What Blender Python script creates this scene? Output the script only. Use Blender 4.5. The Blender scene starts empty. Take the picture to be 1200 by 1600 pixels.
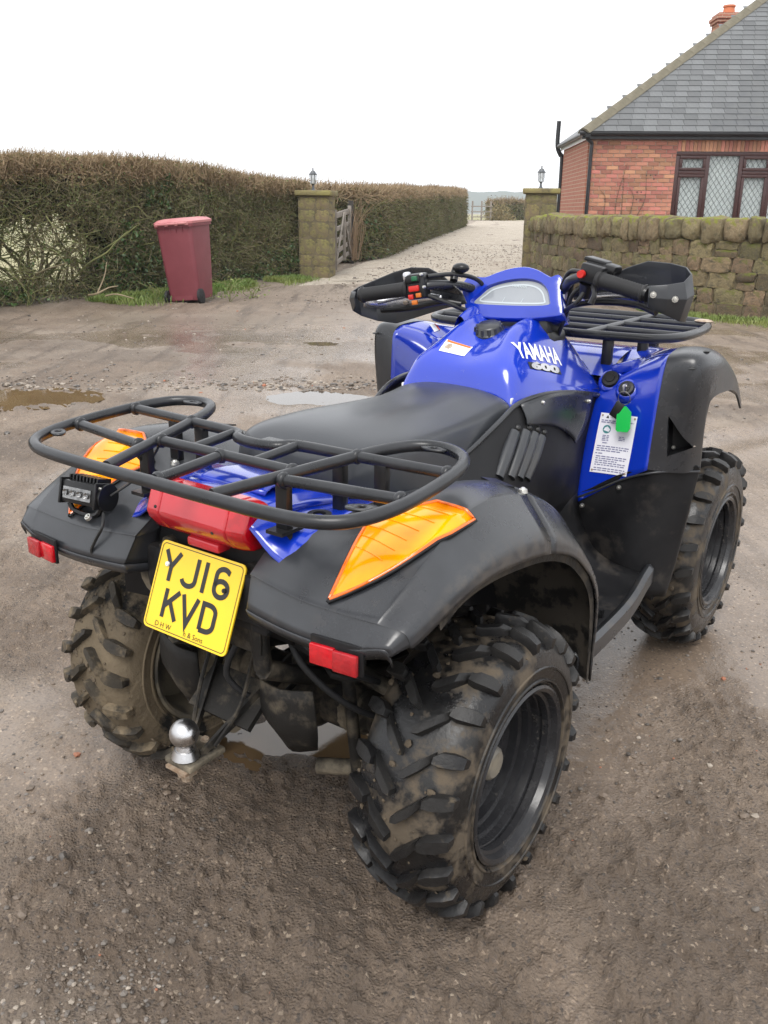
import bpy, bmesh, math, random
import numpy as np
from mathutils import Vector, Matrix, noise as mnoise
from mathutils.bvhtree import BVHTree
R = math.radians
rng = random.Random(7)
nrg = np.random.RandomState(11)
S = bpy.context.scene
COL = S.collection

# ---------------------------------------------------------------- camera
PITCH, ROLL, CAMH, FPX = 0.33084, 0.0087, 1.2056, 1364.33
def cam_matrix(pitch, roll, h):
    cp, sp = math.cos(pitch), math.sin(pitch)
    r = Vector((1, 0, 0)); u = Vector((0, sp, cp)); f = Vector((0, cp, -sp))
    c, s = math.cos(roll), math.sin(roll)
    rr = r*c + u*s; uu = u*c - r*s
    m = Matrix((rr, uu, -f)).transposed().to_4x4()
    m.translation = Vector((0, 0, h))
    return m
camd = bpy.data.cameras.new('camera'); cam = bpy.data.objects.new('camera', camd); COL.objects.link(cam)
cam.matrix_world = cam_matrix(PITCH, ROLL, CAMH)
camd.sensor_fit = 'VERTICAL'; camd.sensor_height = 36.0; camd.lens = FPX/1600*36.0
camd.clip_start = 0.05; camd.clip_end = 4000
S.camera = cam

# ---------------------------------------------------------------- sky, sun, exposure
SUN_EL, SUN_AZ = R(55), R(196)          # azimuth measured clockwise from +Y
world = bpy.data.worlds.new('World'); S.world = world; world.use_nodes = True
wn = world.node_tree; wn.nodes.clear()
sky = wn.nodes.new('ShaderNodeTexSky'); sky.sky_type = 'NISHITA'; sky.sun_disc = False
sky.sun_elevation = SUN_EL; sky.sun_rotation = SUN_AZ; sky.dust_density = 4.0
ovr = wn.nodes.new('ShaderNodeMix'); ovr.data_type = 'RGBA'; ovr.inputs[0].default_value = 0.93
ovr.inputs[7].default_value = (11.6, 11.75, 12.0, 1)          # closed bright cloud
bgn = wn.nodes.new('ShaderNodeBackground'); bgn.inputs['Strength'].default_value = 0.082
won = wn.nodes.new('ShaderNodeOutputWorld')
wn.links.new(sky.outputs[0], ovr.inputs[6]); wn.links.new(ovr.outputs[2], bgn.inputs[0]); wn.links.new(bgn.outputs[0], won.inputs[0])
sund = bpy.data.lights.new('sun', 'SUN'); sund.energy = 1.5; sund.angle = R(28); sund.color = (1, .97, .93)
sun = bpy.data.objects.new('sun', sund); COL.objects.link(sun)
sd = Vector((math.sin(SUN_AZ)*math.cos(SUN_EL), math.cos(SUN_AZ)*math.cos(SUN_EL), math.sin(SUN_EL)))
sun.rotation_euler = sd.to_track_quat('Z', 'Y').to_euler()
S.view_settings.view_transform = 'Standard'; S.view_settings.look = 'None'
S.view_settings.exposure = 0.85; S.view_settings.gamma = 1.0
S.render.engine = 'CYCLES'
S.cycles.use_denoising = True; S.cycles.denoiser = 'OPENIMAGEDENOISE'; S.cycles.denoising_input_passes = 'RGB_ALBEDO_NORMAL'; S.cycles.denoising_prefilter = 'NONE'
S.cycles.max_bounces = 8; S.cycles.diffuse_bounces = 3; S.cycles.glossy_bounces = 3
S.cycles.transparent_max_bounces = 8; S.cycles.volume_bounces = 0
S.cycles.use_adaptive_sampling = True

# ---------------------------------------------------------------- materials
def mat(name, base, rough=.5, metal=0., base2=None, nscale=8., namt=(.35, .65), rough2=None, bump=0., bscale=60.,
        dirt=None, dscale=6., damt=(.55, .7), coat=0., spec=.5, objrand=0., coord='Object', moss=None, emit=None, alpha=1., bdist=.002, croff=.06, dz=None, trans=0., ndet=6., gtop=None, dx=None):
    m = bpy.data.materials.new(name); m.use_nodes = True
    nt = m.node_tree; N = nt.nodes; L = nt.links
    b = N['Principled BSDF']
    b.inputs['Metallic'].default_value = metal
    b.inputs['Specular IOR Level'].default_value = spec
    b.inputs['Coat Weight'].default_value = coat; b.inputs['Coat Roughness'].default_value = croff
    tc = N.new('ShaderNodeTexCoord').outputs[coord]
    def noise(sc, det=6, rg=.6):
        n = N.new('ShaderNodeTexNoise'); n.inputs['Scale'].default_value = sc; n.inputs['Detail'].default_value = det
        n.inputs['Roughness'].default_value = rg; L.new(tc, n.inputs['Vector']); return n
    def ramp(src, a, bb):
        r = N.new('ShaderNodeMapRange'); r.inputs[1].default_value = a; r.inputs[2].default_value = bb; r.clamp = True
        L.new(src, r.inputs[0]); return r.outputs[0]
    def mix(fac, c1, c2):
        x = N.new('ShaderNodeMix'); x.data_type = 'RGBA'
        for i, c in ((6, c1), (7, c2)):
            if isinstance(c, (tuple, list)): x.inputs[i].default_value = (*c[:3], 1)
            else: L.new(c, x.inputs[i])
        if isinstance(fac, (int, float)): x.inputs[0].default_value = fac
        else: L.new(fac, x.inputs[0])
        return x.outputs[2]
    col = base; rgh = rough
    def fmix(fac, a, bb):
        x = N.new('ShaderNodeMix'); x.data_type = 'FLOAT'
        for i, c in ((2, a), (3, bb)):
            if isinstance(c, (int, float)): x.inputs[i].default_value = c
            else: L.new(c, x.inputs[i])
        L.new(fac, x.inputs[0]); return x.outputs[0]
    if base2 is not None:
        f = ramp(noise(nscale, ndet).outputs[0], *namt); col = mix(f, col, base2)
        if rough2 is not None: rgh = fmix(f, rgh, rough2)
    if objrand:
        oi = N.new('ShaderNodeObjectInfo')
        h = N.new('ShaderNodeHueSaturation')
        v = N.new('ShaderNodeMapRange'); L.new(oi.outputs['Random'], v.inputs[0]); v.inputs[3].default_value = 1-objrand; v.inputs[4].default_value = 1+objrand
        L.new(v.outputs[0], h.inputs['Value'])
        hm = N.new('ShaderNodeMath'); hm.operation = 'MULTIPLY'; hm.inputs[1].default_value = 7.31; L.new(oi.outputs['Random'], hm.inputs[0])
        fr = N.new('ShaderNodeMath'); fr.operation = 'FRACT'; L.new(hm.outputs[0], fr.inputs[0])
        hv = N.new('ShaderNodeMapRange'); L.new(fr.outputs[0], hv.inputs[0]); hv.inputs[3].default_value = .5-.03*min(1, objrand*2); hv.inputs[4].default_value = .5+.03*min(1, objrand*2)
        L.new(hv.outputs[0], h.inputs['Hue'])
        if isinstance(col, (tuple, list)): h.inputs['Color'].default_value = (*col[:3], 1)
        else: L.new(col, h.inputs['Color'])
        col = h.outputs[0]
    if dirt is not None:
        dn = noise(dscale, 8, .65).outputs[0]
        f = ramp(dn, *damt)
        if dz is not None:      # mud thrown up from below: amount falls with height above the ground
            sx = N.new('ShaderNodeSeparateXYZ'); g = N.new('ShaderNodeNewGeometry'); L.new(g.outputs['Position'], sx.inputs[0])
            q = ramp(sx.outputs[2], dz[1], dz[0])
            mm = N.new('ShaderNodeMath'); mm.operation = 'MULTIPLY'; L.new(f, mm.inputs[0]); L.new(q, mm.inputs[1]); f = mm.outputs[0]
        if dx is not None:      # dried mud caught along the outer lip
            sx2 = N.new('ShaderNodeSeparateXYZ'); L.new(tc, sx2.inputs[0]); ab = N.new('ShaderNodeMath'); ab.operation = 'ABSOLUTE'; L.new(sx2.outputs[0], ab.inputs[0])
            q2 = ramp(ab.outputs[0], *dx); n2 = ramp(noise(dscale*2.2, 9, .7).outputs[0], .44, .62)
            m3 = N.new('ShaderNodeMath'); m3.operation = 'MULTIPLY'; L.new(q2, m3.inputs[0]); L.new(n2, m3.inputs[1])
            m4 = N.new('ShaderNodeMath'); m4.operation = 'MAXIMUM'; L.new(m3.outputs[0], m4.inputs[0]); L.new(f, m4.inputs[1]); f = m4.outputs[0]
        col = mix(f, col, dirt); rgh = fmix(f, rgh, .85)
    if moss is not None:
        mc, lo, hi, ms = moss
        g = N.new('ShaderNodeNewGeometry'); sx = N.new('ShaderNodeSeparateXYZ'); L.new(g.outputs['Normal'], sx.inputs[0])
        nn = noise(ms, 7, .65).outputs[0]
        a = N.new('ShaderNodeMath'); a.operation = 'MULTIPLY_ADD'; L.new(sx.outputs[2], a.inputs[0]); a.inputs[1].default_value = .22; L.new(nn, a.inputs[2])
        f = ramp(a.outputs[0], lo, hi); col = mix(f, col, mc); rgh = fmix(f, rgh, .95)
    if isinstance(col, (tuple, list)): b.inputs['Base Color'].default_value = (*col[:3], 1)
    else: L.new(col, b.inputs['Base Color'])
    if isinstance(rgh, (int, float)): b.inputs['Roughness'].default_value = rgh
    else: L.new(rgh, b.inputs['Roughness'])
    if bump:
        bn = noise(bscale, 8, .65); bp = N.new('ShaderNodeBump'); bp.inputs['Strength'].default_value = bump; bp.inputs['Distance'].default_value = bdist
        L.new(bn.outputs[0], bp.inputs['Height']); L.new(bp.outputs[0], b.inputs['Normal'])
    if emit: b.inputs['Emission Color'].default_value = (*emit[0], 1); b.inputs['Emission Strength'].default_value = emit[1]
    if trans: b.inputs['Transmission Weight'].default_value = trans
    if alpha < 1: b.inputs['Alpha'].default_value = alpha
    return m
MUD = (.17, .135, .10)
M = {}
M['plastic'] = mat('black_plastic', (.015, .016, .019), .25, base2=(.036, .039, .044), nscale=4, namt=(.38, .70), rough2=.38, bump=.12, bscale=420, bdist=.0005, dirt=(.13, .11, .085), dscale=13, damt=(.52, .80), dz=(.20, .90), spec=0.55)
M['fender'] = mat('fender_plastic', (.015, .016, .019), .25, base2=(.036, .039, .044), nscale=4, namt=(.38, .70), rough2=.38, bump=.12, bscale=420, bdist=.0005, dirt=(.12, .10, .08), dscale=15, damt=(.60, .86), dz=(.20, .90), dx=(.445, .478), spec=0.6)
M['plastic2'] = mat('black_plastic_dull', (.006, .006, .007), .40, base2=(.013, .013, .014), nscale=9, rough2=.55, bump=.3, bscale=700, bdist=.0004, dirt=(.10, .085, .07), dscale=12, damt=(.55, .8), dz=(.1, .8), spec=0.22)
M['liner'] = mat('muddy_liner', (.016, .015, .014), .5, base2=(.055, .047, .038), nscale=16, namt=(.47, .53), rough2=.9, bump=.6, bscale=120, bdist=.002, spec=0.2)
M['blue'] = mat('blue_paint', (.002, .025, .36), .20, base2=(.003, .032, .43), nscale=3, coat=.9, croff=.06, dirt=(.10, .10, .16), dscale=40, damt=(.66, .85), bump=.04, bscale=14, bdist=.002)
M['tyre'] = mat('tyre_rubber', (.006, .006, .007), .20, base2=(.014, .0135, .013), nscale=7, rough2=.40, bump=.6, bscale=120, bdist=.0015, dirt=(.090, .070, .048), dscale=13, damt=(.49, .60), spec=0.45)
M['lug'] = mat('tread_lug', (.008, .008, .009), .30, base2=(.020, .019, .018), nscale=9, rough2=.5, bump=.7, bscale=90, bdist=.002, dirt=(.085, .068, .047), dscale=30, damt=(.62, .72), spec=0.32)
M['tyre_mud'] = mat('tyre_muddy', (.15, .118, .078), .85, base2=(.10, .078, .052), nscale=9, rough2=.7, bump=.9, bscale=70, bdist=.004, dirt=(.010, .010, .010), dscale=4.5, damt=(.56, .62), spec=0.25)
M['lug_mud'] = mat('tread_lug_muddy', (.020, .018, .016), .45, base2=(.055, .046, .034), nscale=14, rough2=.8, bump=.8, bscale=90, bdist=.003, dirt=(.16, .125, .082), dscale=16, damt=(.50, .62), spec=0.25)
M['rim'] = mat('black_steel_rim', (.016, .016, .018), .20, base2=(.026, .026, .028), nscale=20, rough2=.3, dirt=(.16, .14, .11), dscale=22, damt=(.64, .70), bump=.15, bscale=200, spec=0.45)
M['rim_mud'] = mat('muddy_steel_rim', (.03, .028, .025), .5, dirt=(.14, .12, .085), dscale=9, damt=(.40, .55), bump=.4, bscale=150)
M['hub'] = mat('hub_cap_grey', (.14, .13, .115), .5, base2=(.25, .22, .17), nscale=30, dirt=MUD, dscale=20)
M['rack'] = mat('rack_coating', (.011, .012, .014), .26, base2=(.024, .025, .028), nscale=14, rough2=.36, bump=.3, bscale=400, bdist=.0006, dirt=(.16, .12, .09), dscale=30, damt=(.67, .75), spec=0.42)
M['seat'] = mat('seat_vinyl', (.030, .033, .038), .29, base2=(.044, .047, .053), nscale=3, rough2=.36, bump=.15, bscale=420, bdist=.0005, spec=0.55)
M['frame'] = mat('frame_dirty', (.014, .013, .012), .6, dirt=(.09, .075, .055), dscale=12, damt=(.5, .65), bump=.5, bscale=100, spec=0.2)
M['frame_mud'] = mat('frame_muddy', (.03, .027, .023), .7, dirt=(.20, .17, .125), dscale=8, damt=(.40, .55), bump=.6, bscale=90, spec=0.2)
M['mudclod'] = mat('dried_mud', (.115, .088, .058), .95, base2=(.07, .054, .037), nscale=30)
M['rubber'] = mat('grip_rubber', (.02, .02, .021), .6, bump=.5, bscale=500, bdist=.0008, spec=0.3)
M['steel'] = mat('bright_steel', (.62, .62, .63), .22, 1.0, base2=(.40, .39, .38), nscale=12, rough2=.4, bump=.1, bscale=300)
M['zinc'] = mat('zinc_bolt', (.55, .54, .5), .35, .9)
M['rust'] = mat('rusty_steel', (.25, .17, .11), .7, .2, base2=(.45, .38, .3), nscale=50, bump=.4, bscale=200)
M['red'] = mat('red_lens', (.42, .006, .016), .12, base2=(.52, .02, .03), nscale=5, coat=.6, dirt=(.45, .22, .20), dscale=24, damt=(.66, .88))
M['red_bright'] = mat('red_lens_clean', (.50, .004, .012), .12, base2=(.40, .004, .010), nscale=60, namt=(.45, .55), coat=.5)
M['refl'] = mat('red_reflector', (.30, .004, .010), .15, base2=(.38, .006, .012), nscale=60, namt=(.45, .55), coat=.5, bump=.5, bscale=500)
M['amber'] = mat('amber_lens', (1.0, .27, .0), .12, base2=(1.0, .42, .0), nscale=9, namt=(.3, .7), coat=.25, croff=.04, spec=.35)
M['amber_edge'] = mat('amber_edge', (.72, .13, .003), .12, coat=.6)
M['plate'] = mat('yellow_plate', (.82, .54, .006), .3, base2=(.77, .50, .010), nscale=10, dirt=(.45, .33, .12), dscale=14, damt=(.64, .80), coat=.3)
M['ink'] = mat('black_ink', (.012, .012, .012), .4)
M['white'] = mat('white_print', (.80, .80, .80), .35)
M['label'] = mat('label_paper', (.74, .74, .82), .35, base2=(.80, .80, .86), nscale=7)
M['ltext'] = mat('label_print', (.20, .20, .34), .5)
M['teal'] = mat('label_emblem', (.05, .22, .24), .5)
M['green_tag'] = mat('green_tag', (.01, .42, .07), .25, coat=.5)
M['red_switch'] = mat('red_switch', (.50, .015, .01), .35)
M['orange_switch'] = mat('orange_switch', (.50, .13, .01), .4)
M['green_switch'] = mat('green_switch', (.008, .10, .04), .4)
M['silver'] = mat('silver_badge', (.55, .55, .57), .25, .8)
M['lcd'] = mat('display_window', (.23, .25, .27), .10, base2=(.29, .31, .33), nscale=4, coat=1.0, croff=.02)
M['lcd2'] = mat('display_face', (.45, .50, .52), .25)
M['black'] = mat('black_gloss', (.010, .010, .011), .28, spec=0.35)
M['chrome_lamp'] = mat('lamp_reflector', (.34, .34, .34), .15, .7, base2=(.16, .16, .16), nscale=70)
# ---------------------------------------------------------------- mesh helpers
def newobj(name, verts, faces, m=None, parent=None, smooth=40, mats=None, midx=None):
    me = bpy.data.meshes.new(name)
    me.from_pydata([tuple(map(float, v)) for v in verts], [], [tuple(map(int, f)) for f in faces])
    me.validate(); me.update()
    if smooth is not None:
        me.polygons.foreach_set('use_smooth', [True]*len(me.polygons))
        me.set_sharp_from_angle(angle=R(smooth))
    if mats:
        for x in mats: me.materials.append(x)
        if midx is not None: me.polygons.foreach_set('material_index', midx)
    elif m is not None: me.materials.append(m)
    o = bpy.data.objects.new(name, me); COL.objects.link(o)
    if parent is not None: o.parent = parent
    return o
def inst(name, me, parent=None, mw=None):
    o = bpy.data.objects.new(name, me); COL.objects.link(o)
    if parent is not None: o.parent = parent
    if mw is not None: o.matrix_basis = mw
    return o
def empty(name, parent=None, loc=(0, 0, 0), rz=0):
    o = bpy.data.objects.new(name, None); COL.objects.link(o); o.empty_display_size = .1
    o.location = loc; o.rotation_euler = (0, 0, rz)
    if parent is not None: o.parent = parent
    return o
def tag(o, label=None, cat=None, group=None, kind=None):
    if label: o['label'] = label
    if cat: o['category'] = cat
    if group: o['group'] = group
    if kind: o['kind'] = kind
    return o
class MB:
    def __init__(s): s.v = []; s.f = []; s.i = []
    def add(s, v, f, mi=0):
        k = len(s.v); s.v += [tuple(p) for p in v]; s.f += [tuple(a+k for a in q) for q in f]; s.i += [mi]*len(f); return s
    def box(s, c, d, rot=None, mi=0, b=0.0, taper=1.0):
        x, y, z = [q/2 for q in d]
        if b <= 0:
            P = [(sx*x*(taper if sz > 0 else 1), sy*y*(taper if sz > 0 else 1), sz*z) for sz in (-1, 1) for sx, sy in ((-1, -1), (1, -1), (1, 1), (-1, 1))]
            F = [(3, 2, 1, 0), (4, 5, 6, 7), (0, 1, 5, 4), (1, 2, 6, 5), (2, 3, 7, 6), (3, 0, 4, 7)]
        else:
            bm = bmesh.new(); bmesh.ops.create_cube(bm, size=1)
            for v in bm.verts:
                t = taper if v.co.z > 0 else 1
                v.co = Vector((v.co.x*2*x*t, v.co.y*2*y*t, v.co.z*2*z))
            bmesh.ops.bevel(bm, geom=bm.edges[:], offset=b, segments=2, affect='EDGES', profile=.5)
            bm.verts.ensure_lookup_table(); bm.verts.index_update()
            P = [v.co.copy() for v in bm.verts]; F = [[v.index for v in f.verts] for f in bm.faces]; bm.free()
        m = Matrix.Translation(Vector(c)) @ (rot.to_4x4() if rot is not None else Matrix())
        return s.add([m @ Vector(p) for p in P], F, mi)
    def tube(s, path, r, seg=10, closed=False, mi=0, n=None, smooth=True, caps=True):
        v, f = tube(path, r, seg, closed, n, smooth, caps); return s.add(v, f, mi)
    def cyl(s, a, b, r, r2=None, seg=14, mi=0):
        r2 = r if r2 is None else r2
        v, f = tube([a, b], [r, r2], seg, False, None, False, True); return s.add(v, f, mi)
    def ball(s, c, r, seg=16, ring=10, mi=0, sc=(1, 1, 1)):
        V = []; F = []
        for i in range(ring+1):
            t = math.pi*i/ring
            for j in range(seg):
                a = 2*math.pi*j/seg
                V.append((c[0]+r*sc[0]*math.sin(t)*math.cos(a), c[1]+r*sc[1]*math.sin(t)*math.sin(a), c[2]+r*sc[2]*math.cos(t)))
        for i in range(ring):
            for j in range(seg):
                F.append((i*seg+j, (i+1)*seg+j, (i+1)*seg+(j+1) % seg, i*seg+(j+1) % seg))
        return s.add(V, F, mi)
    def lathe(s, prof, mat4=None, seg=40, mi=0):
        v, f = lathe(prof, seg, mat4); return s.add(v, f, mi)
    def prism(s, poly, depth, mat4=None, mi=0):
        v, f = prism(poly, depth, mat4); return s.add(v, f, mi)
    def build(s, name, m, parent=None, smooth=40):
        if isinstance(m, (list, tuple)): return newobj(name, s.v, s.f, None, parent, smooth, m, s.i)
        return newobj(name, s.v, s.f, m, parent, smooth)
def crom(P, n, closed=False):
    P = np.asarray(P, float); N = len(P)
    segs = N if closed else N-1; out = []
    for i in range(segs):
        if closed: p0, p1, p2, p3 = P[(i-1) % N], P[i], P[(i+1) % N], P[(i+2) % N]
        else:
            p1, p2 = P[i], P[i+1]; p0 = P[i-1] if i > 0 else 2*p1-p2; p3 = P[i+2] if i+2 < N else 2*p2-p1
        for k in range(n):
            t = k/n
            out.append(.5*((2*p1)+(-p0+p2)*t+(2*p0-5*p1+4*p2-p3)*t*t+(-p0+3*p1-3*p2+p3)*t**3))
    if not closed: out.append(P[-1])
    return np.array(out)
def tube(path, r, seg=10, closed=False, n=None, smooth=True, caps=True):
    P = np.asarray(path, float)
    if smooth and len(P) > 2:
        n = n or 6
        if not np.isscalar(r): r = crom(np.asarray(r, float)[:, None], n, closed)[:, 0]
        P = crom(P, n, closed)
    N = len(P); rr = np.full(N, r) if np.isscalar(r) else np.asarray(r, float)
    T = np.zeros_like(P)
    for i in range(N):
        a = P[(i-1) % N] if closed or i > 0 else P[0]; b = P[(i+1) % N] if closed or i < N-1 else P[-1]
        d = b-a; T[i] = d/(np.linalg.norm(d)+1e-12)
    u = np.cross(T[0], (0, 0, 1.)); u = u if np.linalg.norm(u) > .05 else np.cross(T[0], (1., 0, 0)); u /= np.linalg.norm(u)
    V = []; F = []
    for i in range(N):
        u = u-T[i]*(u@T[i]); u /= np.linalg.norm(u)+1e-12; w = np.cross(T[i], u)
        for j in range(seg):
            a = 2*math.pi*j/seg; V.append(P[i]+rr[i]*(math.cos(a)*u+math.sin(a)*w))
    for i in range(N if closed else N-1):
        k = (i+1) % N
        for j in range(seg): F.append((i*seg+j, i*seg+(j+1) % seg, k*seg+(j+1) % seg, k*seg+j))
    if caps and not closed:
        F.append(tuple(range(seg))[::-1]); F.append(tuple((N-1)*seg+j for j in range(seg)))
    return V, F
def lathe(prof, seg=40, mat4=None):      # profile (axis position, radius) turned round local X
    V = []; F = []; n = len(prof)
    for i in range(seg):
        a = 2*math.pi*i/seg
        for (x, r) in prof: V.append(Vector((x, r*math.cos(a), r*math.sin(a))))
    for i in range(seg):
        k = (i+1) % seg
        for j in range(n-1): F.append((i*n+j, i*n+j+1, k*n+j+1, k*n+j))
    if mat4 is not None: V = [mat4 @ v for v in V]
    return V, F
def prism(poly, depth, mat4=None):       # 2D polygon in local XY, extruded along local Z, from -depth to 0
    n = len(poly)
    V = [Vector((p[0], p[1], 0)) for p in poly]+[Vector((p[0], p[1], -depth)) for p in poly]
    F = [tuple(range(n)), tuple(range(2*n-1, n-1, -1))]+[(i, n+i, n+(i+1) % n, (i+1) % n) for i in range(n)]
    F = [F[0], F[1]]+[tuple(reversed((i, (i+1) % n, n+(i+1) % n, n+i))) for i in range(n)]
    if mat4 is not None: V = [mat4 @ v for v in V]
    return V, F
def patch(G, nu=4, nv=4, lin_u=False, lin_v=False):
    G = np.asarray(G, float)
    def up(A, n, lin):
        if lin:
            out = []
            for i in range(len(A)-1):
                for k in range(n): out.append(A[i]+(A[i+1]-A[i])*k/n)
            out.append(A[-1]); return np.array(out)
        sh = A.shape; r = crom(A.reshape(sh[0], -1), n); return r.reshape((-1,)+sh[1:])
    A = up(G, nu, lin_u); A = np.swapaxes(up(np.swapaxes(A, 0, 1), nv, lin_v), 0, 1)
    nr, nc = A.shape[:2]
    F = [(i*nc+j, i*nc+j+1, (i+1)*nc+j+1, (i+1)*nc+j) for i in range(nr-1) for j in range(nc-1)]
    return A.reshape(-1, 3), F, (nr, nc)
def solid(o, t, off=-1, bev=0):
    md = o.modifiers.new('solid', 'SOLIDIFY'); md.thickness = t; md.offset = off; md.use_even_offset = False
    return o
def bevel(o, w, seg=2, ang=35):
    md = o.modifiers.new('bevel', 'BEVEL'); md.width = w; md.segments = seg; md.limit_method = 'ANGLE'; md.angle_limit = R(ang)
    return o
def bvh_of(v, f): return BVHTree.FromPolygons([Vector(p) for p in v], [tuple(q) for q in f])
def onto(bvh, p, d, off=.002):
    d = Vector(d).normalized(); p = Vector(p)
    h = bvh.ray_cast(p-d*.25, d)
    if h[0] is None:
        h = bvh.find_nearest(p)
        if h[0] is None: return p
    n = h[1]
    if n.dot(d) > 0: n = -n
    return h[0]+n*off
def mirror(pts): return [(-p[0], p[1], p[2]) for p in pts]
def text_mesh(txt, size=1.0, bold=0., font=None, align='CENTER'):
    cu = bpy.data.curves.new('tx', 'FONT'); cu.body = txt; cu.size = size; cu.offset = bold; cu.align_x = align; cu.align_y = 'CENTER'; cu.resolution_u = 3
    ob = bpy.data.objects.new('tx', cu); COL.objects.link(ob)
    dg = bpy.context.evaluated_depsgraph_get(); me = bpy.data.meshes.new_from_object(ob.evaluated_get(dg))
    v = [tuple(a.co) for a in me.vertices]; f = [tuple(p.vertices) for p in me.polygons]
    bpy.data.objects.remove(ob); bpy.data.curves.remove(cu); bpy.data.meshes.remove(me)
    return v, f
def cut(o, cutters):
    """boolean-difference the cutter meshes (verts, faces) out of o and keep the plain result"""
    cs = []
    for v, f in cutters:
        c = newobj('cutter', v, f, None, None, None); c.parent = o.parent; cs.append(c)
        md = o.modifiers.new('cut', 'BOOLEAN'); md.object = c; md.operation = 'DIFFERENCE'; md.solver = 'EXACT'
    bpy.context.view_layer.update()
    dg = bpy.context.evaluated_depsgraph_get(); me = bpy.data.meshes.new_from_object(o.evaluated_get(dg))
    o.modifiers.clear(); o.data = me
    for c in cs: bpy.data.objects.remove(c)
    return o
# numpy value noise for displaced ground
def vnoise(x, y, seed=0):
    xi = np.floor(x).astype(np.int64); yi = np.floor(y).astype(np.int64); xf = x-xi; yf = y-yi
    def h(a, b):
        n = (a*374761393+b*668265263+seed*974634777) & 0x7fffffff
        n = ((n ^ (n >> 13))*1274126177) & 0x7fffffff
        return ((n ^ (n >> 16)) & 0xffff)/65535.
    u = xf*xf*(3-2*xf); w = yf*yf*(3-2*yf)
    return (h(xi, yi)*(1-u)+h(xi+1, yi)*u)*(1-w)+(h(xi, yi+1)*(1-u)+h(xi+1, yi+1)*u)*w
def fbm(x, y, oct=4, seed=0, gain=.5):
    s = 0; a = 1; t = 0
    for i in range(oct): s = s+a*vnoise(x, y, seed+i*17); t += a; a *= gain; x = x*2.03+11.3; y = y*2.03+7.7
    return s/t
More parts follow.
